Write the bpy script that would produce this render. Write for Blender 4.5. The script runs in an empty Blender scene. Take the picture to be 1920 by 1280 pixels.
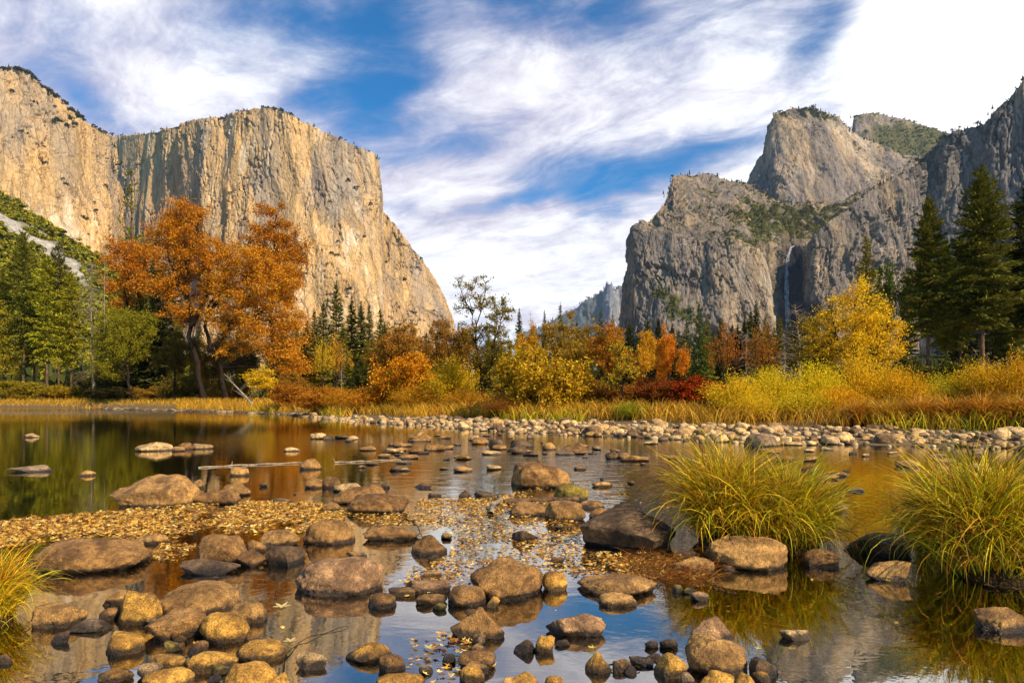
import bpy, bmesh, math, random
import numpy as np
from mathutils import Vector

# ---------------------------------------------------------------- camera, sky, sun, exposure
C = bpy.context.scene.collection
SC = bpy.context.scene
F, HZ, EYE = 1250.0, 748.0, 1.2          # focal length and horizon row of the 1920 px photograph, eye height in metres
cam_d = bpy.data.cameras.new('camera'); cam = bpy.data.objects.new('camera', cam_d); C.objects.link(cam)
cam.location = (0, 0, EYE); cam.rotation_euler = (math.radians(90), 0, 0)
cam_d.sensor_width = 36.0; cam_d.lens = F / 1920 * 36; cam_d.shift_y = (HZ - 640) / 1920
cam_d.clip_start = 0.1; cam_d.clip_end = 40000
SC.camera = cam
SC.view_settings.view_transform = 'Standard'; SC.view_settings.look = 'None'
SC.cycles.use_denoising = True; SC.cycles.max_bounces = 6; SC.cycles.transparent_max_bounces = 12
SC.view_settings.exposure = 0.6; SC.view_settings.gamma = 1.0
SUN_AZ, SUN_EL = 132.0, 38.0             # clockwise from the view direction, height above the horizon
SUN_POWER, SKY_POWER = 5.0, 0.10
sd = bpy.data.lights.new('sun', 'SUN'); sd.energy = SUN_POWER; sd.angle = math.radians(0.5); sd.color = (1.0, 0.83, 0.59)
so = bpy.data.objects.new('sun', sd); C.objects.link(so)
_a, _e = math.radians(SUN_AZ), math.radians(SUN_EL)
SUNV = Vector((math.cos(_e) * math.sin(_a), math.cos(_e) * math.cos(_a), math.sin(_e)))
so.rotation_euler = SUNV.to_track_quat('Z', 'Y').to_euler()


class NT:
    """small helper for building node trees"""
    def __init__(s, tree):
        s.t = tree; s.n = tree.nodes; s.l = tree.links
    def node(s, typ, ins=None, **kw):
        n = s.n.new(typ)
        for k, v in kw.items(): setattr(n, k, v)
        for k, v in (ins or {}).items():
            if isinstance(v, bpy.types.NodeSocket): s.l.new(v, n.inputs[k])
            else: n.inputs[k].default_value = v
        return n
    def math(s, op, a, b=0.0, c=None, clamp=False):
        n = s.n.new('ShaderNodeMath'); n.operation = op; n.use_clamp = clamp
        for i, v in enumerate((a, b) if c is None else (a, b, c)):
            if isinstance(v, bpy.types.NodeSocket): s.l.new(v, n.inputs[i])
            else: n.inputs[i].default_value = v
        return n.outputs[0]
    def mix(s, f, a, b, mode='MIX'):
        n = s.n.new('ShaderNodeMix'); n.data_type = 'RGBA'; n.blend_type = mode; n.clamp_factor = True
        for i, v in ((0, f), (6, a), (7, b)):
            if isinstance(v, bpy.types.NodeSocket): s.l.new(v, n.inputs[i])
            elif i == 0: n.inputs[i].default_value = v
            else: n.inputs[i].default_value = (*v, 1) if len(v) == 3 else v
        return n.outputs[2]
    def ramp(s, f, stops, interp='LINEAR'):
        n = s.n.new('ShaderNodeValToRGB'); n.color_ramp.interpolation = interp
        el = n.color_ramp.elements
        while len(el) < len(stops): el.new(0.5)
        for e, (p, c) in zip(el, stops):
            e.position = p; e.color = (c, c, c, 1) if isinstance(c, (int, float)) else (*c, 1)
        s.l.new(f, n.inputs[0]); return n.outputs[0]
    def noise(s, vec, scale=1.0, detail=4.0, rough=0.55, dist=0.0):
        n = s.node('ShaderNodeTexNoise', {'Scale': scale, 'Detail': detail, 'Roughness': rough, 'Distortion': dist})
        s.l.new(vec, n.inputs['Vector']); return n.outputs['Fac']
    def mapv(s, vec, loc=(0, 0, 0), rot=(0, 0, 0), scale=(1, 1, 1)):
        n = s.node('ShaderNodeMapping', {'Location': loc, 'Rotation': rot, 'Scale': scale})
        s.l.new(vec, n.inputs['Vector']); return n.outputs[0]
    def smooth(s, x, lo, hi):
        n = s.n.new('ShaderNodeMapRange'); n.interpolation_type = 'SMOOTHSTEP'
        s.l.new(x, n.inputs[0]); n.inputs[1].default_value = lo; n.inputs[2].default_value = hi
        return n.outputs[0]


def build_world():
    w = bpy.data.worlds.new('World'); SC.world = w; w.use_nodes = True
    k = NT(w.node_tree); k.n.clear()
    tc = k.node('ShaderNodeTexCoord').outputs['Generated']
    sky = k.node('ShaderNodeTexSky', sky_type='NISHITA', sun_disc=False, sun_elevation=math.radians(SUN_EL),
                 sun_rotation=math.radians(SUN_AZ), altitude=1200.0, air_density=1.0, dust_density=0.3, ozone_density=3.0)
    sep = k.node('ShaderNodeSeparateXYZ', {0: tc})
    x, y, z = sep.outputs
    # cirrus layer on a high flat deck: streaks run along one wind direction
    den = k.math('ADD', k.math('MAXIMUM', z, 0.0), 0.10)
    px, py = k.math('DIVIDE', x, den), k.math('DIVIDE', y, den)
    deck = k.node('ShaderNodeCombineXYZ', {0: px, 1: py, 2: 0.0}).outputs[0]
    wind = k.mapv(deck, rot=(0, 0, math.radians(38)), scale=(1, 1, 1))
    warp = k.node('ShaderNodeTexNoise', {'Scale': 0.9, 'Detail': 3.0}); k.l.new(wind, warp.inputs['Vector'])
    wv = k.node('ShaderNodeVectorMath', {0: warp.outputs['Color'], 1: (0.5, 0.5, 0.5)}, operation='SUBTRACT').outputs[0]
    wv = k.node('ShaderNodeVectorMath', {0: wv, 'Scale': 0.55}, operation='SCALE').outputs[0]
    wind2 = k.node('ShaderNodeVectorMath', {0: wind, 1: wv}, operation='ADD').outputs[0]
    n1 = k.noise(k.mapv(wind2, scale=(0.95, 1.7, 1)), 1.0, 10, 0.62, 0.35)
    n2 = k.noise(k.mapv(wind2, loc=(7, 3, 0), scale=(3.0, 5.0, 1)), 1.0, 8, 0.66, 0.8)
    n3 = k.noise(k.mapv(wind2, loc=(2, 9, 0), scale=(0.5, 1.2, 1)), 1.3, 5, 0.55)
    # large banks and gaps of the cloud field, by azimuth and elevation
    az = k.math('ARCTAN2', x, y); el = k.math('ARCSINE', z)
    dn = k.node('ShaderNodeTexNoise', {'Scale': 5.0, 'Detail': 4.0}); k.l.new(tc, dn.inputs['Vector'])
    ds = k.node('ShaderNodeSeparateXYZ', {0: dn.outputs['Color']})
    az = k.math('ADD', az, k.math('MULTIPLY', k.math('SUBTRACT', ds.outputs[0], 0.5), 0.20))
    el = k.math('ADD', el, k.math('MULTIPLY', k.math('SUBTRACT', ds.outputs[1], 0.5), 0.12))
    ae = k.node('ShaderNodeCombineXYZ', {0: az, 1: el, 2: 0.0}).outputs[0]
    total = None
    blobs = BLOBS
    for (u, v, su, sv, tilt, amp) in blobs:
        a = math.atan2(u - 960, F); e = math.atan2(HZ - v, math.hypot(F, u - 960))
        m = k.node('ShaderNodeMapping', {'Location': (a, e, 0), 'Rotation': (0, 0, math.radians(tilt)),
                                          'Scale': (su / F, sv / F, 1)}, vector_type='TEXTURE')
        k.l.new(ae, m.inputs['Vector'])
        d = k.node('ShaderNodeVectorMath', {0: m.outputs[0], 1: m.outputs[0]}, operation='DOT_PRODUCT').outputs['Value']
        g = k.math('MULTIPLY', k.math('EXPONENT', k.math('MULTIPLY', d, -0.5)), amp)
        total = g if total is None else k.math('ADD', total, g)
    n4 = k.noise(k.mapv(wind2, loc=(4, 1, 0), scale=(5.0, 6.4, 1)), 1.0, 10, 0.70, 0.3)
    dens = k.math('ADD', k.math('ADD', k.math('MULTIPLY', n1, 1.0), k.math('MULTIPLY', n2, 0.62)), k.math('ADD', k.math('MULTIPLY', n4, 0.45), total))
    cover = k.smooth(dens, 0.52, 1.34)
    cover = k.math('MULTIPLY', cover, k.math('MAXIMUM', k.smooth(el, 0.80, 0.60), 0.12))       # cover cut overhead, out of view, to lower the fill light
    cover = k.math('MULTIPLY', cover, k.math('MAXIMUM', k.smooth(y, -0.35, 0.1), 0.3))          # cut behind the camera too, for less fill
    thick = k.smooth(k.math('ADD', k.math('MULTIPLY', total, 0.55), k.math('ADD', k.math('MULTIPLY', n3, 0.8), k.math('ADD', k.math('MULTIPLY', n2, 0.55), k.math('MULTIPLY', n4, 0.65)))), 0.78, 1.42)
    cloud = k.mix(thick, (4.1, 3.8, 4.9), (9.0, 9.1, 9.1))
    hs = k.node('ShaderNodeHueSaturation', {'Hue': 0.495, 'Saturation': 1.28, 'Value': 0.95, 'Color': sky.outputs[0]}).outputs[0]
    hs = k.mix(1.0, hs, SKY_TINT, 'MULTIPLY')
    col = k.mix(cover, hs, cloud)
    # unseen clouds behind and overhead are thinned so less fill light comes from there
    bg = k.node('ShaderNodeBackground', {'Color': col, 'Strength': SKY_POWER})
    out = k.node('ShaderNodeOutputWorld'); k.l.new(bg.outputs[0], out.inputs[0])


SKY_TINT = (0.10, 0.92, 1.12)
# (column, row, half width, half height in photo pixels, tilt, amount): gaps negative, banks positive
BLOBS = [
    (700, 150, 75, 60, 30, -0.42), (620, 225, 70, 32, 20, -0.34), (860, 290, 95, 24, 14, -0.46), (1100, 345, 140, 34, 8, -0.50),
    (1320, 284, 130, 22, 8, -0.38), (1560, 78, 70, 42, 30, -0.62), (900, 402, 190, 14, 6, -0.42), (150, 170, 60, 30, -25, -0.42),
    (60, 25, 110, 30, 0, -0.26), (640, 15, 140, 30, 10, -0.34), (1010, 10, 120, 22, 0, -0.36), (1180, 40, 70, 25, 15, -0.20), (1880, 8, 60, 14, 0, -0.25),
    (1790, 110, 150, 120, 0, 0.60), (300, 170, 190, 75, -10, 0.34), (960, 195, 130, 45, 18, 0.30), (1330, 215, 230, 45, 12, 0.24),
    (820, 370, 130, 40, 5, 0.34), (1000, 500, 330, 80, 4, 0.50), (1360, 330, 90, 30, 15, 0.30), (830, 70, 120, 40, 20, 0.12),
]
build_world()

# ---------------------------------------------------------------- small tools
RNG = np.random.default_rng(7)
_pr = np.random.default_rng(99)
PERM = np.concatenate([_pr.permutation(256)] * 3)
GRAD = _pr.normal(size=(256, 3)); GRAD /= np.linalg.norm(GRAD, axis=1)[:, None]


def perlin(P):
    P = np.asarray(P, float); i = np.floor(P).astype(int); f = P - i; i &= 255
    w = f * f * f * (f * (f * 6 - 15) + 10); out = 0
    for a in (0, 1):
        for b in (0, 1):
            for c in (0, 1):
                h = PERM[PERM[PERM[(i[..., 0] + a) & 255] + ((i[..., 1] + b) & 255)] + ((i[..., 2] + c) & 255)]
                g = GRAD[h]
                d = g[..., 0] * (f[..., 0] - a) + g[..., 1] * (f[..., 1] - b) + g[..., 2] * (f[..., 2] - c)
                out = out + d * (w[..., 0] if a else 1 - w[..., 0]) * (w[..., 1] if b else 1 - w[..., 1]) * (w[..., 2] if c else 1 - w[..., 2])
    return out * 1.5


def fbm(P, octv=4, gain=0.5, lac=2.03):
    P = np.asarray(P, float); s = 0; a = 1.0
    for o in range(octv):
        s = s + a * perlin(P + 17.3 * o); P = P * lac; a *= gain
    return s


def sstep(x, lo, hi):
    t = np.clip((x - lo) / (hi - lo), 0, 1); return t * t * (3 - 2 * t)


def PX(u, v, Y):
    """the point at depth Y metres that the photograph shows at column u, row v"""
    return ((u - 960) / F * Y, Y, EYE - (v - HZ) / F * Y)


def make_mesh(name, V, polys, mat, smooth=True, attrs=None):
    """polys: list of int arrays (n,3) or (n,4)"""
    me = bpy.data.meshes.new(name)
    V = np.asarray(V, np.float32)
    polys = [np.asarray(p, np.int32) for p in (polys if isinstance(polys, list) else [polys]) if len(p)]
    loops = np.concatenate([p.ravel() for p in polys])
    tot = np.concatenate([np.full(len(p), p.shape[1], np.int32) for p in polys])
    start = np.concatenate([[0], np.cumsum(tot)[:-1]]).astype(np.int32)
    me.vertices.add(len(V)); me.vertices.foreach_set('co', V.ravel())
    me.loops.add(len(loops)); me.loops.foreach_set('vertex_index', loops)
    me.polygons.add(len(tot)); me.polygons.foreach_set('loop_start', start); me.polygons.foreach_set('loop_total', tot)
    me.polygons.foreach_set('use_smooth', np.full(len(tot), smooth, bool))
    for an, av in (attrs or {}).items():
        at = me.attributes.new(an, 'FLOAT', 'POINT'); at.data.foreach_set('value', np.asarray(av, np.float32).ravel())
    me.update(calc_edges=True); me.validate()
    if mat: me.materials.append(mat)
    return me


def link(name, me, parent=None, loc=(0, 0, 0), color=None):
    o = bpy.data.objects.new(name, me); C.objects.link(o); o.location = loc
    if parent: o.parent = parent
    if color: o.color = (*color, 1)
    return o


def tag(o, label, cat, group=None, kind=None):
    o['label'] = label
    if cat: o['category'] = cat
    if group: o['group'] = group
    if kind: o['kind'] = kind
    return o


def empty(name, loc, label, cat, group=None):
    return tag(link(name, None, None, loc), label, cat, group)


class Geo:
    """collects tubes and quads for one mesh"""
    def __init__(s): s.V = []; s.Q = []; s.T = []; s.n = 0
    def add(s, V, Q=None, T=None):
        if Q is not None and len(Q): s.Q.append(np.asarray(Q) + s.n)
        if T is not None and len(T): s.T.append(np.asarray(T) + s.n)
        s.V.append(np.asarray(V, float)); s.n += len(V)
    def tube(s, pts, rad, sides=6):
        pts = np.asarray(pts, float); n = len(pts)
        tg = np.gradient(pts, axis=0); tg /= np.linalg.norm(tg, axis=1)[:, None] + 1e-9
        ref = np.array([0.31, 0.95, 0.05]) if abs(tg[0][2]) > 0.6 else np.array([0.05, 0.1, 1.0])
        a = np.cross(tg, ref); a /= np.linalg.norm(a, axis=1)[:, None] + 1e-9
        b = np.cross(tg, a)
        ph = np.arange(sides) / sides * 2 * np.pi
        ring = pts[:, None, :] + np.asarray(rad, float)[:, None, None] * (np.cos(ph)[None, :, None] * a[:, None, :] + np.sin(ph)[None, :, None] * b[:, None, :])
        idx = np.arange(n * sides).reshape(n, sides)
        q = np.stack([idx[:-1], np.roll(idx[:-1], -1, 1), np.roll(idx[1:], -1, 1), idx[1:]], -1).reshape(-1, 4)
        s.add(ring.reshape(-1, 3), q)
        tip = np.array([[0, 0, 0]]) + pts[-1]
        s.add(tip); last = s.n - 1
        base = s.n - 1 - sides
        s.T.append(np.array([[base + i, base + (i + 1) % sides, last] for i in range(sides)]))
    def mesh(s, name, mat, smooth=True):
        P = []
        if s.Q: P.append(np.concatenate(s.Q))
        if s.T: P.append(np.concatenate(s.T))
        return make_mesh(name, np.concatenate(s.V), P, mat, smooth)


def leaf_cards(rng, cen, size, aspect=0.55, up=0.5, along=None, jit=0.7):
    """one rhombus per leaf; size = half length"""
    n = len(cen); size = np.broadcast_to(size, (n,))[:, None]
    t = rng.normal(size=(n, 3)) if along is None else along + jit * rng.normal(size=(n, 3))
    t /= np.linalg.norm(t, axis=1)[:, None]
    nn = rng.normal(size=(n, 3)) + np.array([0, 0, up * 2])
    b = np.cross(nn, t); b /= np.linalg.norm(b, axis=1)[:, None] + 1e-9
    V = np.stack([cen + t * size, cen + b * size * aspect, cen - t * size, cen - b * size * aspect], 1).reshape(-1, 3)
    return V, np.arange(4 * n).reshape(n, 4)


# ---------------------------------------------------------------- materials
def new_mat(name):
    m = bpy.data.materials.new(name); m.use_nodes = True
    k = NT(m.node_tree); k.n.clear()
    k.out = k.node('ShaderNodeOutputMaterial'); k.pos = k.node('ShaderNodeNewGeometry')
    return m, k


def finish(k, col, rough=0.9, bump=None, strength=0.5, dist=1.0, spec=0.3):
    p = k.node('ShaderNodeBsdfPrincipled', {'Roughness': rough, 'Specular IOR Level': spec})
    if isinstance(col, bpy.types.NodeSocket): k.l.new(col, p.inputs['Base Color'])
    else: p.inputs['Base Color'].default_value = (*col, 1)
    if bump is not None:
        b = k.node('ShaderNodeBump', {'Strength': strength, 'Distance': dist, 'Height': bump}); k.l.new(b.outputs[0], p.inputs['Normal'])
    k.l.new(p.outputs[0], k.out.inputs[0]); return p


def mat_granite_wall(name, dark, mid, gold, pale, brush, gold_amt=0.5, stain=0.5, scale=1.0, LINES=0.5):
    """weathered cliff granite: vertical water streaks, patches, brush where the attribute says so"""
    m, k = new_mat(name); P = k.pos.outputs['Position']
    s = 1.0 / scale
    patch = k.noise(k.mapv(P, scale=(s / 230, s / 230, s / 420)), 1.0, 5, 0.6, 0.4)
    st = k.noise(k.mapv(P, scale=(s / 30, s / 30, s / 900)), 1.0, 6, 0.62, 0.25)
    wide = k.noise(k.mapv(P, loc=(40, 9, 3), scale=(s / 90, s / 90, s / 1500)), 1.0, 4, 0.6, 0.2)
    fine = k.noise(k.mapv(P, scale=(s / 6, s / 6, s / 130)), 1.0, 5, 0.65)
    grain = k.noise(k.mapv(P, scale=(s / 10, s / 10, s / 16)), 1.0, 8, 0.68)
    g0 = 0.86 - 0.32 * gold_amt
    base = k.mix(k.smooth(k.math('ADD', k.math('MULTIPLY', patch, 0.7), k.math('MULTIPLY', wide, 0.7)), g0 - 0.14, g0 + 0.14), mid, gold)
    base = k.mix(k.math('MULTIPLY', k.smooth(k.math('ADD', k.math('MULTIPLY', st, 0.55), k.math('MULTIPLY', patch, 0.6)), 0.58, 0.74), 0.85), base, pale)
    base = k.mix(k.math('MULTIPLY', k.smooth(k.math('ADD', st, k.math('MULTIPLY', fine, 0.25)), 0.545, 0.44), stain), base, dark)
    base = k.mix(k.math('MULTIPLY', k.smooth(fine, 0.42, 0.28), 0.5), base, dark)
    base = k.mix(0.6, base, k.ramp(grain, [(0.3, 0.5), (0.5, 1.0), (0.72, 1.35)]), 'MULTIPLY')
    wob = k.node('ShaderNodeTexNoise', {'Scale': 1.0, 'Detail': 4.0}); k.l.new(k.mapv(P, scale=(s / 40, s / 40, s / 70)), wob.inputs['Vector'])
    Pw = k.node('ShaderNodeVectorMath', {0: P, 1: k.node('ShaderNodeVectorMath', {0: wob.outputs['Color'], 'Scale': 26.0 * scale}, operation='SCALE').outputs[0]}, operation='ADD').outputs[0]
    lines = None
    for (lx, lz, th, seed) in ((34, 190, 0.035, 0.0), (13, 60, 0.05, 5.0)):       # joints between the slabs of rock
        e = k.node('ShaderNodeTexVoronoi', {'Scale': 1.0}, feature='DISTANCE_TO_EDGE'); k.l.new(k.mapv(Pw, loc=(seed, seed, 0), scale=(s / lx, s / lx, s / lz)), e.inputs['Vector'])
        l_ = k.math('MULTIPLY', k.smooth(e.outputs['Distance'], th, th * 0.25), k.smooth(grain, 0.40, 0.60)); lines = l_ if lines is None else k.math('MAXIMUM', lines, k.math('MULTIPLY', l_, 0.7))
    c_ = k.node('ShaderNodeTexVoronoi', {'Scale': 1.0}); k.l.new(k.mapv(Pw, scale=(s / 34, s / 34, s / 190)), c_.inputs['Vector'])
    slab = k.node('ShaderNodeSeparateColor', {0: c_.outputs['Color']}).outputs[0]
    base = k.mix(1.0, base, k.ramp(slab, [(0.0, (0.74, 0.75, 0.78)), (0.5, (1.0, 1.0, 1.0)), (1.0, (1.18, 1.12, 1.02))]), 'MULTIPLY')
    base = k.mix(k.math('MULTIPLY', lines, LINES), base, tuple(0.4 * c for c in dark))
    wet = k.node('ShaderNodeAttribute', attribute_name='wet').outputs['Fac']
    base = k.mix(wet, base, (0.012, 0.012, 0.016))
    veg = k.node('ShaderNodeAttribute', attribute_name='veg').outputs['Fac']
    gn = k.noise(k.mapv(P, scale=(1 / 11, 1 / 11, 1 / 11)), 1.0, 6, 0.7)
    green = k.ramp(gn, [(0.3, tuple(0.4 * c for c in brush)), (0.5, brush), (0.66, tuple(1.6 * c for c in brush)), (0.75, (0.22, 0.17, 0.07))])
    base = k.mix(veg, base, green)
    h = k.math('SUBTRACT', k.math('ADD', k.math('MULTIPLY', grain, 1.0), k.math('MULTIPLY', fine, 0.8)), k.math('MULTIPLY', lines, 0.8))
    finish(k, base, 0.95, h, 1.0, 3.2 * scale, 0.1)
    return m


def mat_boulder(name='boulder_stone', wetz=0.028):
    m, k = new_mat(name); P = k.pos.outputs['Position']
    oi = k.node('ShaderNodeObjectInfo')
    off = k.node('ShaderNodeVectorMath', {0: P, 1: oi.outputs['Location']}, operation='SUBTRACT').outputs[0]
    rv = k.node('ShaderNodeCombineXYZ', {0: k.math('MULTIPLY', oi.outputs['Random'], 31.0), 1: k.math('MULTIPLY', oi.outputs['Random'], 17.0), 2: 0.0}).outputs[0]
    q = k.node('ShaderNodeVectorMath', {0: off, 1: rv}, operation='ADD').outputs[0]
    big = k.noise(q, 5.0, 5, 0.6); mid = k.noise(q, 22, 6, 0.65); sp = k.noise(q, 130, 3, 0.7)
    vein = k.noise(q, 10, 7, 0.7, 1.2)
    col = k.mix(k.smooth(big, 0.38, 0.62), (0.52, 0.46, 0.42), (1.22, 1.14, 0.98))
    col = k.mix(1.0, col, k.ramp(mid, [(0.28, 0.42), (0.5, 0.98), (0.72, 1.5)]), 'MULTIPLY')
    col = k.mix(k.math('MULTIPLY', k.smooth(vein, 0.44, 0.36), 0.75), col, (0.30, 0.27, 0.25))
    col = k.mix(k.math('MULTIPLY', k.smooth(vein, 0.60, 0.68), 0.6), col, (1.7, 1.6, 1.4))
    col = k.mix(0.85, col, k.ramp(sp, [(0.30, 0.2), (0.45, 0.85), (0.58, 1.1), (0.70, 2.2)]), 'MULTIPLY')
    col = k.mix(1.0, col, oi.outputs['Color'], 'MULTIPLY')
    z = k.node('ShaderNodeSeparateXYZ', {0: P}).outputs[2]
    zz = k.math('ADD', z, k.math('MULTIPLY', k.math('SUBTRACT', mid, 0.5), 0.05))
    wet = k.smooth(zz, wetz + 0.02, wetz - 0.010)                       # the tide line of wet stone
    col = k.mix(k.math('MULTIPLY', wet, 0.88), col, (0.010, 0.008, 0.006))
    rough = k.math('SUBTRACT', 0.92, k.math('MULTIPLY', wet, 0.62))
    h = k.math('ADD', k.math('MULTIPLY', mid, 1.0), k.math('MULTIPLY', sp, 0.35))
    p = finish(k, col, 0.9, h, 0.9, 0.032, 0.35); k.l.new(rough, p.inputs['Roughness'])
    return m


def mat_leaf(name, trans=0.35, var=0.55, hue=0.035):
    m, k = new_mat(name)
    oi = k.node('ShaderNodeObjectInfo'); r = k.pos.outputs['Random Per Island']
    r2 = k.math('FRACT', k.math('MULTIPLY', r, 57.31))
    hs = k.node('ShaderNodeHueSaturation', {'Color': oi.outputs['Color'], 'Saturation': 1.0})
    k.l.new(k.math('ADD', 0.5 - hue * 0.55, k.math('MULTIPLY', r, hue)), hs.inputs['Hue'])
    k.l.new(k.math('ADD', 1 - var * 0.6, k.math('MULTIPLY', r2, var * 1.2)), hs.inputs['Value'])
    d = k.node('ShaderNodeBsdfDiffuse', {'Color': hs.outputs[0]}); t = k.node('ShaderNodeBsdfTranslucent', {'Color': hs.outputs[0]})
    a = k.node('ShaderNodeMixShader', {0: trans, 1: d.outputs[0], 2: t.outputs[0]})
    k.l.new(a.outputs[0], k.out.inputs[0]); return m


def mat_blade(name, stops, trans=0.3):
    m, k = new_mat(name); r = k.pos.outputs['Random Per Island']
    r2 = k.math('FRACT', k.math('MULTIPLY', r, 91.7))
    oi = k.node('ShaderNodeObjectInfo')
    c = k.mix(1.0, k.ramp(r, stops), oi.outputs['Color'], 'MULTIPLY')
    hs = k.node('ShaderNodeHueSaturation', {'Color': c}); k.l.new(k.math('ADD', 0.45, k.math('MULTIPLY', r2, 1.0)), hs.inputs['Value'])
    p = k.node('ShaderNodeBsdfPrincipled', {'Base Color': hs.outputs[0], 'Roughness': 0.55, 'Specular IOR Level': 0.25})
    t = k.node('ShaderNodeBsdfTranslucent', {'Color': hs.outputs[0]})
    a = k.node('ShaderNodeMixShader', {0: trans, 1: p.outputs[0], 2: t.outputs[0]}); k.l.new(a.outputs[0], k.out.inputs[0]); return m


def mat_bark(name, a, b):
    m, k = new_mat(name); P = k.pos.outputs['Position']
    n = k.noise(k.mapv(P, scale=(9, 9, 1.6)), 1.0, 6, 0.65)
    finish(k, k.mix(k.smooth(n, 0.35, 0.65), a, b), 0.95, n, 0.8, 0.05, 0.1); return m


M = {}
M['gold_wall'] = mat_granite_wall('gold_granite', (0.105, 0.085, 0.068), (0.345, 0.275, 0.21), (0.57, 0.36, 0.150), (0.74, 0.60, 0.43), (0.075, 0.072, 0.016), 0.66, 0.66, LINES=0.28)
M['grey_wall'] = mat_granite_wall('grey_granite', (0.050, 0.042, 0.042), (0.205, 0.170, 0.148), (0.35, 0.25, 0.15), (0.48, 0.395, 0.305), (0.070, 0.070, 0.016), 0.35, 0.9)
M['far_haze_wall'] = mat_granite_wall('haze_blue_granite', (0.06, 0.07, 0.09), (0.17, 0.18, 0.22), (0.30, 0.28, 0.27), (0.4, 0.38, 0.36), (0.035, 0.055, 0.05), 0.3, 0.5)  # blue of distant haze is put into the stone colour
M['boulder'] = mat_boulder()
M['leaf'] = mat_leaf('autumn_leaves'); M['needle'] = mat_leaf('needles', 0.15, 0.8, 0.05)
M['scrub'] = mat_leaf('scrub_leaves', 0.12, 1.0, 0.06)
M['bark_dark'] = mat_bark('dark_bark', (0.010, 0.007, 0.005), (0.034, 0.022, 0.014))
M['bark_red'] = mat_bark('pine_bark', (0.05, 0.03, 0.018), (0.17, 0.10, 0.055))
M['bark_grey'] = mat_bark('bleached_wood', (0.13, 0.10, 0.07), (0.34, 0.27, 0.19))
M['sedge'] = mat_blade('sedge_blades', [(0.0, (0.12, 0.14, 0.006)), (0.2, (0.34, 0.34, 0.012)), (0.42, (0.66, 0.48, 0.014)), (0.72, (0.78, 0.46, 0.016)), (0.86, (0.54, 0.19, 0.012)), (1.0, (0.25, 0.085, 0.012))])
M['straw'] = mat_blade('golden_grass', [(0.0, (0.32, 0.20, 0.015)), (0.35, (0.56, 0.34, 0.022)), (0.7, (0.64, 0.40, 0.03)), (1.0, (0.50, 0.18, 0.015))])
M['fallen'] = mat_blade('fallen_leaves', [(0.0, (0.07, 0.028, 0.010)), (0.22, (0.26, 0.10, 0.018)), (0.48, (0.52, 0.25, 0.028)), (0.78, (0.66, 0.40, 0.06)), (1.0, (0.66, 0.50, 0.20))], 0.1)

# ---------------------------------------------------------------- ground, river bed and water
EDGE_UV = [(-600, 763), (-300, 763), (0, 763), (170, 764), (190, 766), (330, 769), (450, 773), (540, 777), (640, 787), (760, 796), (900, 806), (1000, 812),
           (1150, 818), (1300, 826), (1450, 830), (1600, 832), (1800, 838), (1920, 842), (2300, 850), (2900, 856)]
_ex = np.array([(u - 960) / F * (EYE * F / (v - HZ)) for u, v in EDGE_UV]); _ey = np.array([EYE * F / (v - HZ) for u, v in EDGE_UV])


def shore(x): return np.interp(x, _ex, _ey)


def ground_z(x, y):
    x = np.asarray(x, float); y = np.asarray(y, float)
    P = np.stack([x, y, np.zeros_like(x)], -1)
    d = y - shore(x) + 0.7 * perlin(P / 2.7)
    bed = -0.07 - 0.34 * (1 - np.exp(np.minimum(d, 0) / 2.2)) + 0.08 * perlin(P / 1.7) + 0.03 * perlin(P / 0.6)
    left = sstep(-x, 8, 16)                      # the left bank is a cut bank, the right one a gravel bar
    bar = 0.02 + 0.20 * sstep(d, 0, 4) + 0.42 * sstep(d, 4, 11)
    cut = 0.02 + 0.60 * sstep(d, 0.5, 5) + 0.25 * sstep(d, 5, 16)
    land = bar * (1 - left) + cut * left + 0.05 * perlin(P / 3.1) + 0.2 * fbm(P / 23.0, 3) * sstep(d, 8, 30)
    land = land + 28 * sstep(y, 160, 1600) + 0.3 * sstep(y, 60, 150)
    z = np.where(d < 0, bed, land)
    near = sstep(-y, -2.0, 1.0)
    return z * (1 - near) + near * (0.12 + 0.03 * perlin(P / 0.8))


def gz(x, y): return float(ground_z(np.array([x]), np.array([y]))[0])


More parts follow.
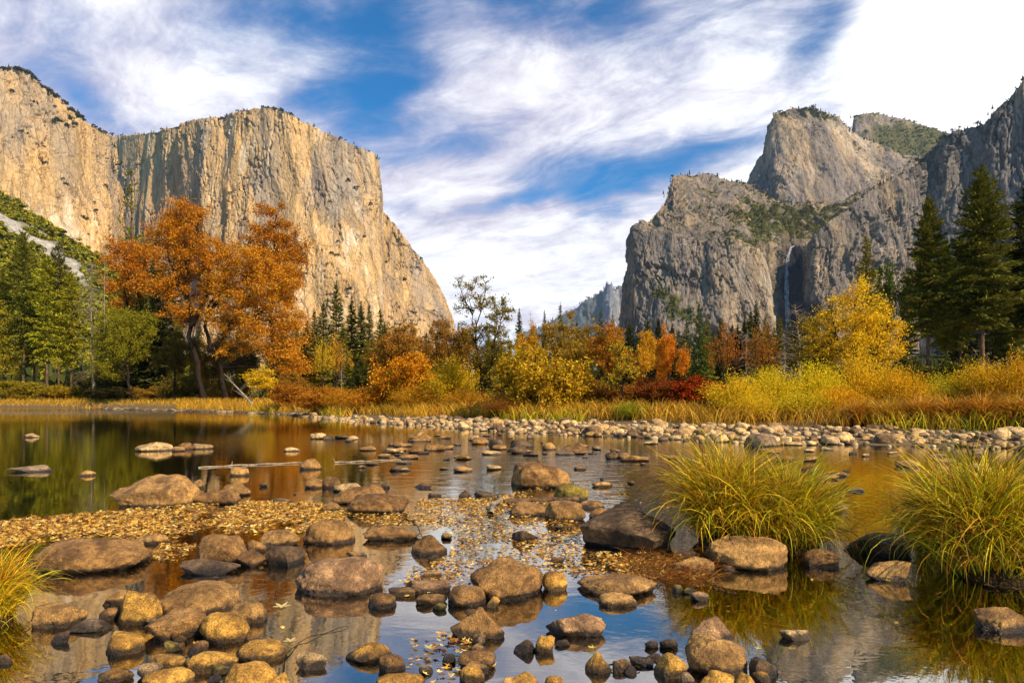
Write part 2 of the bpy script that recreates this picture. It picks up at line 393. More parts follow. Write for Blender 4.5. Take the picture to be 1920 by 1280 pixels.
def build_ground():
    ys = np.concatenate([np.linspace(-12, 2, 16), np.linspace(2.2, 12, 90), np.linspace(12.3, 110, 230), np.geomspace(112, 9000, 90)])
    t = np.linspace(-1, 1, 361); t = np.sign(t) * np.abs(t) ** 1.15
    half = np.maximum(14, ys * 1.5)
    X = t[None, :] * half[:, None]; Y = np.repeat(ys[:, None], len(t), 1)
    Z = ground_z(X, Y)
    n, mm = X.shape; idx = np.arange(n * mm).reshape(n, mm)
    q = np.stack([idx[:-1, :-1], idx[:-1, 1:], idx[1:, 1:], idx[1:, :-1]], -1).reshape(-1, 4)
    m, k = new_mat('valley_floor'); P = k.pos.outputs['Position']
    z = k.node('ShaderNodeSeparateXYZ', {0: P}).outputs[2]
    vor = k.node('ShaderNodeTexVoronoi', {'Scale': 7.0, 'Randomness': 1.0}); k.l.new(k.mapv(P, scale=(1, 1, 0.4)), vor.inputs['Vector'])
    n1 = k.noise(P, 1.3, 6, 0.6); n2 = k.noise(P, 14, 4, 0.7)
    stone = k.mix(k.node('ShaderNodeSeparateColor', {0: vor.outputs['Color']}).outputs[0], (0.030, 0.018, 0.008), (0.125, 0.075, 0.032))
    stone = k.mix(k.smooth(n1, 0.45, 0.6), stone, (0.045, 0.026, 0.008))
    stone = k.mix(0.7, stone, k.ramp(n2, [(0.3, 0.45), (0.7, 1.4)]), 'MULTIPLY')
    sand = k.mix(n2, (0.07, 0.045, 0.02), (0.21, 0.145, 0.075))
    turf = k.mix(n1, (0.10, 0.07, 0.012), (0.30, 0.19, 0.025))
    col = k.mix(k.smooth(z, -0.08, 0.03), stone, sand)
    col = k.mix(k.smooth(z, 0.30, 0.55), col, turf)
    h = k.math('ADD', k.math('MULTIPLY', vor.outputs['Distance'], -1.0), n2)
    finish(k, col, 0.9, h, 0.6, 0.06, 0.2)
    me = make_mesh('ground', np.stack([X, Y, Z], -1).reshape(-1, 3), q, m)
    tag(link('ground', me), 'valley floor with river bed, gravel bar and grassy bank', None, None, 'structure')


def build_water():
    xs = np.linspace(-320, 320, 65); ys = np.linspace(-14, 130, 30)
    X, Y = np.meshgrid(xs, ys); n, mm = X.shape; idx = np.arange(n * mm).reshape(n, mm)
    q = np.stack([idx[:-1, :-1], idx[:-1, 1:], idx[1:, 1:], idx[1:, :-1]], -1).reshape(-1, 4)
    m, k = new_mat('river_water'); P = k.pos.outputs['Position']
    s = k.node('ShaderNodeSeparateXYZ', {0: P}); x, y, z = s.outputs

    def spot(cx, cy, rx, ry):
        a = k.math('DIVIDE', k.math('SUBTRACT', x, cx), rx); b = k.math('DIVIDE', k.math('SUBTRACT', y, cy), ry)
        d = k.math('ADD', k.math('MULTIPLY', a, a), k.math('MULTIPLY', b, b)); return k.math('EXPONENT', k.math('MULTIPLY', d, -1.0))
    riffle = k.math('ADD', spot(1.0, 12.5, 3.0, 5.5), k.math('ADD', spot(5, 14.5, 4.5, 3.0), spot(-3, 19, 6, 4)))
    breeze = spot(-42, 62, 16, 17)                                          # wind ruffles the far left reach
    w1 = k.noise(k.mapv(P, scale=(1.0, 1.5, 1)), 2.2, 4, 0.55, 0.6)
    w2 = k.noise(k.mapv(P, loc=(5, 0, 0), scale=(1.0, 1.6, 1)), 6.5, 3, 0.6, 0.4)
    w3 = k.noise(k.mapv(P, loc=(9, 0, 0), scale=(1, 1.3, 1)), 4.0, 3, 0.65)
    calm = k.math('ADD', k.math('MULTIPLY', w1, 0.0008), k.math('MULTIPLY', w2, 0.0002))
    mid = k.math('MULTIPLY', w2, k.math('MULTIPLY', k.smooth(y, 6.5, 20.0), 0.0006))
    rip = k.math('ADD', k.math('MULTIPLY', w1, k.math('MULTIPLY', riffle, 0.010)), k.math('MULTIPLY', w2, k.math('MULTIPLY', riffle, 0.004)))
    brz = k.math('MULTIPLY', w3, k.math('MULTIPLY', breeze, 0.085))
    h = k.math('ADD', k.math('ADD', calm, mid), k.math('ADD', rip, brz))
    bump = k.node('ShaderNodeBump', {'Strength': 1.0, 'Distance': 1.0, 'Height': h}).outputs[0]
    fr = k.node('ShaderNodeFresnel', {'IOR': 2.3}); k.l.new(bump, fr.inputs['Normal'])
    gl = k.node('ShaderNodeBsdfGlossy', {'Roughness': 0.015, 'Color': (0.97, 0.93, 0.84, 1)}); k.l.new(bump, gl.inputs['Normal'])
    tr = k.node('ShaderNodeBsdfTransparent', {'Color': (0.62, 0.43, 0.20, 1)})
    mx = k.node('ShaderNodeMixShader', {0: k.math('POWER', fr.outputs[0], 0.5, clamp=True), 1: tr.outputs[0], 2: gl.outputs[0]})
    k.l.new(mx.outputs[0], k.out.inputs[0])
    me = make_mesh('river', np.stack([X, Y, np.zeros_like(X)], -1).reshape(-1, 3), q, m)
    tag(link('river', me), 'shallow clear amber river with mirror-calm pools', None, None, 'structure')


build_ground(); build_water()

# ---------------------------------------------------------------- cliffs
MTN = {}


def resample(A, n):
    """A: k x 3 x ... along axis 0, by arc length"""
    d = np.linalg.norm(np.diff(A, axis=0), axis=-1)
    d = d.reshape(len(d), -1).mean(1); t = np.concatenate([[0], np.cumsum(d)]); t /= t[-1]
    s = np.linspace(0, 1, n); out = np.empty((n,) + A.shape[1:])
    flat = A.reshape(len(A), -1); o = out.reshape(n, -1)
    for c in range(flat.shape[1]): o[:, c] = np.interp(s, t, flat[:, c])
    return out


def blur(A, ax, it):
    for _ in range(it):
        B = np.moveaxis(A, ax, 0).copy(); B[1:-1] = 0.25 * B[:-2] + 0.5 * B[1:-1] + 0.25 * B[2:]; A = np.moveaxis(B, 0, ax)
    return A


def normals(G):
    du = np.gradient(G, axis=0); dv = np.gradient(G, axis=1)
    n = np.cross(du, dv); n /= np.linalg.norm(n, axis=-1)[..., None] + 1e-9
    if (n * (np.array([0, 0, EYE]) - G)).sum(-1).mean() < 0: n = -n
    return n


def plates(P, sx, sz, seed):
    """a random level per stretched cell, so the face breaks into slabs with crisp edges"""
    Q = P / np.array([sx, sx, sz]) + seed; i0 = np.floor(Q).astype(int); best = np.full(Q.shape[:-1], 1e9); val = np.zeros(Q.shape[:-1])
    for a in (-1, 0, 1):
        for b in (-1, 0, 1):
            for c in (-1, 0, 1):
                I = i0 + np.array([a, b, c]); h = PERM[PERM[PERM[I[..., 0] & 255] + (I[..., 1] & 255)] + (I[..., 2] & 255)]
                d = (((I + 0.5 + 0.45 * GRAD[h]) - Q) ** 2).sum(-1); m = d < best; best = np.where(m, d, best); val = np.where(m, PERM[h + 7] / 255.0, val)
    return val - 0.5


def cliff(cols, mat, nu, nv, amps, scl=1.0, thick=250, seed=0, label='', veg_lo=0.55, veg_hi=0.75, wet=None, sm=2, rag=5.0, name='mountain', veg_fn=None, tilt=0.10):
    """cols: columns left to right, each from the foot to the crest, as (column, row, depth) read off the photograph.
    The loft gets ribs, cracks and ledges along its own normals, then a back that makes it a solid."""
    W = np.array([[PX(*p) for p in c] for c in cols]); U = np.array([[(p[0], p[1], 0) for p in c] for c in cols], float)
    A = np.concatenate([W, U * 1e-6], -1)
    A = resample(A, nu); A = np.moveaxis(resample(np.moveaxis(A, 1, 0), nv), 0, 1)
    G = blur(blur(A[..., :3], 0, sm), 1, sm); UV = A[..., 3:5] * 1e6
    N = normals(blur(blur(G, 0, 12), 1, 12))
    P = G + seed * 913.7
    a1, a2, a3, a4 = amps; S = 1 / scl
    lean = np.stack([P[..., 0] + tilt * P[..., 2] + 25 * perlin(P * (S / 160)), P[..., 1], P[..., 2]], -1)
    rib = fbm(lean * np.array([S / 190, S / 190, S / 900]), 3)
    but = 0.45 - np.abs(fbm(lean * np.array([S / 85, S / 85, S / 620]), 4, 0.45))
    crk = fbm(lean * np.array([S / 46, S / 46, S / 560]), 5, 0.55); crack = -np.maximum(0, 1 - np.abs(crk) / 0.075)
    crk2 = fbm(lean * np.array([S / 17, S / 17, S / 150]) + 5, 3, 0.5); crack = crack - 0.35 * np.maximum(0, 1 - np.abs(crk2) / 0.10)
    arch = fbm(np.stack([P[..., 0] * S / 90, P[..., 1] * S / 90, (P[..., 2] + 0.6 * np.abs((P[..., 0] % 260) - 130)) * S / 120], -1), 3); crack = crack - 0.5 * np.maximum(0, 1 - np.abs(arch) / 0.035)
    patch = sstep(fbm(P * (S / 150), 3), -0.25, 0.35)                       # smooth slabs between shattered zones
    wz = np.stack([fbm(P * (S / 45) + 3, 3), fbm(P * (S / 45) + 31, 3), fbm(P * (S / 45) + 57, 3)], -1) * 16 * scl
    step = plates(lean + wz, 75 * scl, 230 * scl, 3.3) + 0.45 * plates(lean + wz, 30 * scl, 85 * scl, 8.1) + 0.16 * plates(lean + wz, 14 * scl, 34 * scl, 5.7)
    iso = fbm(lean * np.array([S / 14, S / 14, S / 30]), 4, 0.55)
    D = a1 * rib + a2 * 0.75 * but + a3 * crack * (0.35 + 0.65 * patch) + 0.6 * a4 * iso * (0.25 + 0.75 * patch) + a2 * 0.8 * step * (0.4 + 0.6 * patch)
    edge = np.ones(nv); edge[-1] = 0.5
    D = D * edge[None, :]
    G2 = G + N * D[..., None]
    if rag: G2[:, -1, 2] += rag * fbm(G[:, -1] / (14 * scl), 4, 0.6); G2[:, -2, 2] += 0.5 * rag * fbm(G[:, -1] / (14 * scl), 4, 0.6)
    N2 = normals(blur(blur(G2, 0, 2), 1, 2))
    vn = fbm(P * (1 / 45.0), 4, 0.6)
    veg = sstep(N2[..., 2] + 0.16 * vn, veg_lo, veg_hi) * sstep(vn, -0.55, 0.05)
    if veg_fn is not None: veg = np.clip(veg_fn(veg, UV[..., 0], UV[..., 1], vn, N2), 0, 1)
    wt = np.zeros_like(veg) if wet is None else wet(UV[..., 0], UV[..., 1], vn)
    top = G2[:, -1]; away = top * np.array([1, 1, 0]); away /= np.linalg.norm(away, axis=1)[:, None]
    back1 = top + away * thick - np.array([0, 0, 0.12 * thick]); back2 = back1 + away * thick * 0.4; back2[:, 2] = -30
    foot = G2[:, 0].copy(); foot[:, 2] -= 60
    V = np.concatenate([foot[:, None], G2, back1[:, None], back2[:, None]], 1)
    ext = lambda a: np.concatenate([a[:, :1], a, a[:, -1:], a[:, -1:] * 0], 1)
    n, mm = V.shape[:2]; idx = np.arange(n * mm).reshape(n, mm)
    q = np.stack([idx[:-1, :-1], idx[1:, :-1], idx[1:, 1:], idx[:-1, 1:]], -1).reshape(-1, 4)
    me = make_mesh(name, V.reshape(-1, 3), q, mat, True, {'veg': ext(veg), 'wet': ext(wt)})
    o = tag(link(name, me), label, None, None, 'structure')
    return dict(o=o, G=G2, N=N2, veg=veg, UV=UV, thick=thick)


def two(cols, base_v, base_dy, mids=2, bulge=0.0):
    """columns of a plain wall from crest points: the foot stands base_dy nearer"""
    out = []
    for c in cols:
        u, v, Y = c[:3]; bu = c[3] if len(c) > 3 else u
        col = [(bu, base_v, Y - base_dy)]
        for i in range(1, mids + 1):
            t = i / (mids + 1); col.append((bu + (u - bu) * t, base_v + (v - base_v) * t, Y - base_dy * (1 - t) ** 1.5 - bulge * math.sin(t * math.pi)))
        col.append((u, v, Y)); out.append(col)
    return out


# the great wall at left of centre: recessed grey alcove, round summit, vertical prow, sloping shoulder
BIG = [(190, 254, 2540), (225, 256, 2510), (262, 252, 2400), (300, 246, 2290), (325, 238, 2210), (350, 228, 2140), (395, 221, 2090), (440, 212, 2045), (480, 204, 2020),
       (520, 209, 2005), (560, 225, 2000), (600, 244, 2000), (640, 262, 2010), (675, 277, 2030), (700, 287, 2050), (710, 295, 2075), (713, 330, 2110), (715, 392, 2140, 718),
       (740, 424, 2140), (765, 455, 2140), (790, 487, 2145), (810, 512, 2150), (830, 550, 2160), (842, 582, 2175, 846), (850, 612, 2200, 858), (858, 690, 2260, 870)]
MTN['big'] = cliff(two(BIG, 700, 190, 3, 12), M['gold_wall'], 820, 400, (32, 13, 11, 3), 1.0, 400, 1, 'towering golden granite wall left of the gap, with round summit and sheer prow', 0.62, 0.85)
LEFT = [(-420, 30, 1400), (-250, 70, 1480), (-120, 96, 1560), (0, 128, 1650), (30, 136, 1680), (60, 152, 1700), (85, 176, 1720), (110, 196, 1740), (140, 218, 1765), (170, 238, 1790),
        (198, 252, 1830), (210, 275, 1860), (220, 310, 1900, 205), (227, 350, 1960, 205), (224, 400, 2040, 200), (215, 450, 2150, 195)]
MTN['left'] = cliff(two(LEFT, 640, 170, 3, 10), M['gold_wall'], 520, 340, (30, 13, 11, 3), 0.9, 400, 2, 'golden cliff at the left edge beyond the green hillside', 0.60, 0.82)

# right group, back to front
MTN['knob'] = cliff([[(u, 330, 3050), (u, (330 + v) / 2 + 8, Y - 100), (u, v, Y)] for u, v, Y in [(1560, 300, 3300), (1597, 250, 3300), (1603, 217, 3300), (1640, 214, 3300), (1690, 222, 3320), (1730, 236, 3350), (1778, 251, 3400), (1830, 275, 3450)]],
                    M['grey_wall'], 200, 80, (20, 12, 8, 5), 1.2, 500, 3, 'scrub-topped granite knob behind the tall dome at right', 0.45, 0.65, veg_fn=lambda g, u, v, n, N: np.maximum(g, sstep(-v - 10 * n, -252, -238) * 0 + sstep(v + 8 * n, 226, 244) * sstep(u, 1620, 1650) * 0.9))
DOME = [((1398, 470, 2600), (1400, 410, 2640), (1403, 375, 2690), (1405, 356, 2760)), ((1420, 470, 2540), (1418, 400, 2600), (1416, 350, 2670), (1413, 322, 2740)), ((1450, 470, 2490), (1446, 390, 2570), (1442, 320, 2660), (1440, 288, 2730)),
        ((1475, 470, 2470), (1462, 380, 2550), (1452, 280, 2640), (1448, 232, 2710)), ((1495, 465, 2460), (1482, 370, 2540), (1462, 260, 2640), (1456, 214, 2720)), ((1520, 460, 2460), (1500, 365, 2540), (1482, 250, 2650), (1478, 205, 2740)),
        ((1550, 455, 2470), (1530, 360, 2560), (1515, 250, 2670), (1512, 201, 2770)), ((1580, 450, 2490), (1565, 355, 2590), (1550, 255, 2710), (1550, 210, 2810)), ((1605, 440, 2520), (1595, 350, 2640), (1582, 265, 2770), (1580, 226, 2860)),
        ((1640, 430, 2560), (1630, 350, 2690), (1612, 282, 2820), (1605, 247, 2910)), ((1680, 420, 2600), (1670, 350, 2740), (1650, 300, 2870), (1640, 268, 2960)), ((1720, 410, 2650), (1715, 350, 2790), (1700, 312, 2920), (1690, 287, 3010)),
        ((1780, 400, 2700), (1775, 350, 2840), (1755, 318, 2960), (1745, 300, 3060)), ((1840, 400, 2750), (1835, 350, 2880), (1820, 325, 2990), (1810, 312, 3090))]
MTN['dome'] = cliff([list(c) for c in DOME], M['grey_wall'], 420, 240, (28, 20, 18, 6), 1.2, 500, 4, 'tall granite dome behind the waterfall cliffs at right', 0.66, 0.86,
                    veg_fn=lambda g, u, v, n, N: np.maximum(g * 0.5, sstep(-v, -236, -212) * sstep(n, -0.3, 0.2)))
def wet(u, v, n):
    return np.maximum(sstep(u + 10 * n, 1446, 1468) * sstep(-u - 8 * n, -1516, -1496) * sstep(v, 458, 470) * 0.96, sstep(u + 14 * n, 1490, 1505) * sstep(-(u + 14 * n), -1560, -1535) * sstep(v + 10 * n, 552, 575) * 0.9)
LOW = [((1158, 660, 1560), (1162, 630, 1570), (1166, 605, 1580), (1168, 598, 1600)), ((1180, 660, 1500), (1182, 590, 1530), (1184, 520, 1550), (1186, 498, 1580)), ((1196, 660, 1470), (1192, 570, 1500), (1193, 450, 1540), (1197, 424, 1580)),
       ((1222, 660, 1450), (1222, 560, 1480), (1218, 440, 1530), (1232, 398, 1620)), ((1240, 660, 1440), (1240, 560, 1470), (1238, 446, 1510), (1248, 364, 1660)), ((1262, 660, 1430), (1262, 560, 1460), (1258, 440, 1500), (1263, 333, 1690)),
       ((1300, 660, 1425), (1300, 560, 1455), (1298, 446, 1490), (1290, 327, 1720)), ((1340, 660, 1420), (1340, 560, 1450), (1338, 458, 1480), (1338, 332, 1750)), ((1375, 660, 1420), (1375, 560, 1450), (1374, 462, 1480), (1385, 344, 1790)),
       ((1410, 660, 1425), (1410, 560, 1455), (1410, 464, 1490), (1430, 362, 1850)), ((1436, 660, 1440), (1438, 560, 1475), (1438, 466, 1515), (1478, 380, 1920)), ((1448, 660, 1490), (1450, 560, 1530), (1452, 463, 1580), (1505, 388, 1990)),
       ((1458, 660, 1580), (1460, 560, 1630), (1462, 461, 1680), (1530, 386, 2050)), ((1475, 660, 1640), (1477, 560, 1690), (1480, 460, 1740), (1555, 380, 2150)), ((1497, 660, 1650), (1500, 560, 1700), (1506, 458, 1750), (1585, 372, 2200)), ((1530, 660, 1700), (1535, 560, 1760), (1545, 450, 1810), (1630, 360, 2250))]
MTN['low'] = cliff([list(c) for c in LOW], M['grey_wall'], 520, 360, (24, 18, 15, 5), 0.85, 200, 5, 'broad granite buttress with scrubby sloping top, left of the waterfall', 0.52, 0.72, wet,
                   veg_fn=lambda g, u, v, n, N: np.maximum(g * np.where(v < 455, sstep(u + 30 * n, 1240, 1450) * 0.6 + 0.35, 0.6), np.maximum(sstep(u + 30 * n, 1370, 1420) * sstep(-v - 8 * n, -466, -440) * sstep(v, 385, 400) * sstep(n, -0.7, 0.0), sstep(n, -0.1, 0.3) * sstep(-((u - 1245 - 0.35 * (v - 560)) / 55) ** 2 - ((v - 590) / 55) ** 2, -1.3, -0.4))))
RIGHT = [(1478, 452, 1900, 1490), (1498, 466, 1800, 1504), (1508, 476, 1710, 1508), (1512, 468, 1575, 1511), (1530, 440, 1545), (1560, 412, 1540), (1600, 381, 1545), (1650, 346, 1550), (1690, 330, 1555), (1714, 312, 1560), (1723, 301, 1600), (1742, 284, 1580), (1765, 262, 1555),
         (1790, 245, 1535), (1845, 234, 1500), (1860, 213, 1490), (1890, 188, 1475), (1920, 150, 1465), (2050, 60, 1420), (2300, 20, 1380)]
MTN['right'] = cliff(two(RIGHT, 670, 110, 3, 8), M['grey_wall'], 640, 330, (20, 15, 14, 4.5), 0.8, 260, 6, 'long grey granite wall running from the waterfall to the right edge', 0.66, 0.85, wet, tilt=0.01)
FAR = [(980, 625, 6900), (1020, 606, 6900), (1050, 592, 7000), (1080, 578, 7000), (1110, 560, 7000), (1131, 545, 7000), (1137, 532, 6900), (1145, 533, 6850), (1152, 546, 6900), (1160, 540, 7000), (1185, 525, 7000), (1230, 500, 7000), (1290, 470, 7000)]
MTN['far'] = cliff(two(FAR, 690, 700, 2), M['far_haze_wall'], 200, 90, (60, 45, 26, 10), 3.0, 900, 7, 'hazy blue ridge with a small pinnacle far down the valley', 0.5, 0.8, rag=14,
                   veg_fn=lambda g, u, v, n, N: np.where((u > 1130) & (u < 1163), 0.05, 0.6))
# the brushy hillside at left, with a tongue of pale talus
HILLC = [(-420, 250, 640), (-250, 290, 620), (-100, 325, 600), (0, 356, 580), (60, 396, 570), (120, 432, 565), (180, 470, 560), (225, 515, 560), (265, 570, 560), (310, 640, 570), (350, 715, 580)]
HILL = cliff([[(u * 0.9 + 10, 735, 240), (u * 0.94, 735 + (v - 735) * 0.35, 330), (u * 0.97, 735 + (v - 735) * 0.7, 450), (u, v, Y)] for u, v, Y in HILLC], None, 240, 200, (7, 5, 0, 2.5), 0.5, 200, 8,
             'steep green hillside at left with a pale tongue of talus', rag=2, veg_fn=lambda g, u, v, n, N: 1 - np.maximum(
                 sstep(-np.abs(v + 5 * n - (418 + (u + 4) * 0.66)) , -(20 + 4 * n), -(9 + 4 * n)) * sstep(-u, -172, -150), sstep(n, 0.55, 0.7) * 0.5))
hm, k = new_mat('hillside'); _v = k.node('ShaderNodeAttribute', attribute_name='veg').outputs['Fac']
_n = k.noise(k.mapv(k.pos.outputs['Position'], scale=(0.25, 0.25, 0.25)), 1.0, 6, 0.7)
finish(k, k.mix(_v, k.ramp(_n, [(0.3, (0.14, 0.12, 0.10)), (0.5, (0.42, 0.38, 0.32)), (0.7, (0.6, 0.56, 0.5))]), k.ramp(_n, [(0.35, (0.03, 0.035, 0.006)), (0.65, (0.12, 0.11, 0.015))])), 0.95, _n, 1.0, 3.0, 0.1)
HILL['o'].data.materials.append(hm)

# the waterfall: a thin curved sheet leaping from the notch
def build_waterfall():
    rng = np.random.default_rng(3); path = [(1489, 461, 1725), (1483, 464, 1680), (1478, 476, 1650), (1475, 500, 1630), (1474, 530, 1615), (1475, 560, 1605), (1477, 590, 1595), (1478, 618, 1585)]
    pts = resample(np.array([PX(*p) for p in path]), 60); n = 60; wd = np.interp(np.linspace(0, 1, n), [0, 0.1, 0.5, 1], [1.0, 1.9, 3.0, 5.4]); G_ = Geo()
    for s in range(9):
        off = (s - 4) / 4.0; jit = np.cumsum(rng.normal(size=n)) * 0.12
        c = pts + np.stack([off * wd + jit, -1.2 * np.cos(off * 1.5) * np.ones(n), np.zeros(n)], 1)
        G_.tube(c, wd * np.clip(0.18 + 0.10 * rng.normal(size=n), 0.06, 0.4), 5)
    m, k = new_mat('falling_water'); nz = k.noise(k.mapv(k.pos.outputs['Position'], scale=(0.5, 0.5, 0.05)), 1.0, 5, 0.6)
    d = k.node('ShaderNodeBsdfDiffuse', {'Color': (0.44, 0.48, 0.55, 1)}); t = k.node('ShaderNodeBsdfTransparent')
    a = k.node('ShaderNodeMixShader', {0: k.smooth(nz, 0.62, 0.44), 1: t.outputs[0], 2: d.outputs[0]}); k.l.new(a.outputs[0], k.out.inputs[0])
    o = link('waterfall', G_.mesh('waterfall', m)); tag(o, 'thin white waterfall dropping down the dark wet notch in the right cliffs', 'waterfall')
build_waterfall()


def cone_trees(pts, h, rng, name, label, mat, color):
    """distant conifers on the rims: ragged stacked cones, far too many and too small to part"""
    G_ = Geo(); ang = np.arange(6) / 6 * 2 * np.pi
    for p, hh in zip(pts, h):
        if rng.random() < 0.25:   # broad crown
            cz = rng.uniform(0.2, 0.9, 14); cen = p + np.stack([rng.normal(size=14) * 0.22 * hh, rng.normal(size=14) * 0.22 * hh, cz * hh * 0.75], 1)
            V, Q = leaf_cards(rng, cen, hh * 0.2, 0.8); G_.add(V, Q); continue
        for (z0, z1, r) in ((0.08, 0.5, 0.2), (0.3, 0.75, 0.15), (0.55, 1.0, 0.1)):
            rr = hh * r * rng.uniform(0.6, 1.3, 6)
            ring = np.stack([np.cos(ang) * rr, np.sin(ang) * rr, np.full(6, z0 * hh) + rng.normal(size=6) * 0.03 * hh], 1) + p
            G_.add(np.concatenate([ring, [p + np.array([rng.normal() * 0.02 * hh, 0, z1 * hh])]]), None, [[i, (i + 1) % 6, 6] for i in range(6)])
    o = link(name, G_.mesh(name, mat, False), color=color); tag(o, label, None, None, 'stuff')


def rim_forest(key, n, h0, h1, seed, label, urange=(-1e9, 1e9), color=(0.045, 0.055, 0.018), deep=0.0, row=-1):
    rng = np.random.default_rng(seed); D = MTN[key]; G_ = D['G']; u = D['UV'][:, -1, 0]
    ok = np.where((u > urange[0]) & (u < urange[1]) & (u > -60) & (u < 1960))[0]
    dens = fbm(np.stack([ok / 9.0, ok * 0, ok * 0 + seed], -1), 3); w = np.exp(1.6 * dens); w /= w.sum()
    i = rng.choice(ok, n, p=w); P = G_[i, row] + np.stack([rng.normal(size=n) * 6, rng.uniform(0, 1, n) * D['thick'] * deep, rng.uniform(-6, 0, n)], 1)
    cone_trees(P, rng.uniform(h0, h1, n) * (0.6 + 0.6 * rng.random(n)), rng, 'distant_woods', label, M['needle'], color)


rim_forest('big', 220, 7, 16, 11, 'tiny trees fringing the rim of the big golden wall', (200, 712), deep=0.08)
rim_forest('left', 120, 8, 16, 12, 'tiny trees fringing the golden cliff at the left edge', deep=0.05)
rim_forest('low', 110, 6, 14, 13, 'tiny trees along the crest of the buttress left of the waterfall', (1240, 1480))
rim_forest('dome', 90, 9, 17, 14, 'tiny trees on the summit of the tall dome', (1440, 1640))
rim_forest('knob', 90, 10, 20, 15, 'tiny trees on the scrubby knob behind the dome', deep=0.05)
rim_forest('right', 130, 5, 13, 16, 'tiny trees along the rim of the long grey wall at right', (1530, 1930))
rim_forest('far', 160, 18, 36, 17, 'tiny trees on the far blue ridge', color=(0.03, 0.05, 0.04))  # haze blue put into the tree colour too


def scrub(D, n, s0, s1, seed, label, color, thr=0.45, name='scrub', per=16, umin=-80):
    """brush clumps where the slope carries vegetation"""
    rng = np.random.default_rng(seed); w = np.maximum(D['veg'] - thr, 0); u = D['UV'][..., 0]; w[(u < umin) | (u > 2000)] = 0
    w = w[:-1, :-1] * np.linalg.norm(np.cross(D['G'][1:, :-1] - D['G'][:-1, :-1], D['G'][:-1, 1:] - D['G'][:-1, :-1]), axis=-1)
    f = w.ravel() / w.sum(); i = rng.choice(len(f), n, p=f); a, b = np.unravel_index(i, w.shape)
    s = rng.uniform(s0, s1, n) ** 1.0
    P = D['G'][a, b] + rng.normal(size=(n, 3)) * np.array([3, 3, 0.5])
    cen = np.repeat(P, per, 0); ss = np.repeat(s, per)
    d = rng.normal(size=(n * per, 3)); d /= np.linalg.norm(d, axis=1)[:, None]; d[:, 2] = np.abs(d[:, 2]) * 0.9
    cen = cen + d * ss[:, None] * 0.5
    V, Q = leaf_cards(rng, cen, ss * 0.30, 0.8)
    o = link(name, make_mesh(name, V, [Q], M['scrub'], False), color=color); tag(o, label, None, None, 'stuff')


scrub(MTN['low'], 2600, 3.5, 8, 21, 'dark green scrub on the buttress left of the waterfall', (0.14, 0.125, 0.02), 0.4)
scrub(MTN['dome'], 500, 5, 10, 22, 'scrub clinging to the tall dome', (0.07, 0.07, 0.018), 0.4)
scrub(MTN['knob'], 1300, 6, 12, 23, 'scrub covering the knob behind the dome', (0.16, 0.15, 0.022), 0.3)
scrub(MTN['big'], 260, 5, 10, 24, 'scattered scrub on ledges of the big golden wall', (0.07, 0.065, 0.018), 0.4)
scrub(MTN['left'], 420, 5, 10, 25, 'scattered scrub on ledges of the left golden cliff', (0.08, 0.075, 0.02), 0.4)
scrub(MTN['right'], 160, 4, 7, 26, 'sparse scrub on the long grey wall', (0.07, 0.07, 0.018), 0.4)
scrub(HILL, 8200, 2.2, 5.5, 27, 'dense green chaparral covering the left hillside', (0.23, 0.205, 0.016), 0.5, per=22, umin=-430)


# the air of the valley: thin even haze adding to the blue already put into the far ridge's colour
def build_haze():
    bm = bmesh.new(); bmesh.ops.create_cube(bm, size=1.0); me = bpy.data.meshes.new('haze'); bm.to_mesh(me); bm.free()
    o = link('haze', me, None, (0, 4800, 998.5)); o.scale = (24000, 10400, 2003)
    m, k = new_mat('valley_air'); v = k.node('ShaderNodeVolumePrincipled', {'Color': (0.50, 0.70, 1.0, 1), 'Density': 2.6e-5, 'Anisotropy': 0.0}); k.l.new(v.outputs[0], k.out.inputs['Volume'])
    me.materials.append(m); tag(o, 'thin blue haze filling the valley', None, None, 'stuff')


build_haze()

# ---------------------------------------------------------------- boulders in the river
def ico(level):
    bm = bmesh.new(); bmesh.ops.create_icosphere(bm, subdivisions=level, radius=1.0)
    V = np.array([v.co[:] for v in bm.verts]); T = np.array([[v.index for v in f.verts] for f in bm.faces]); bm.free(); return V, T


ICO = {l: ico(l) for l in (2, 3, 4, 5, 6)}


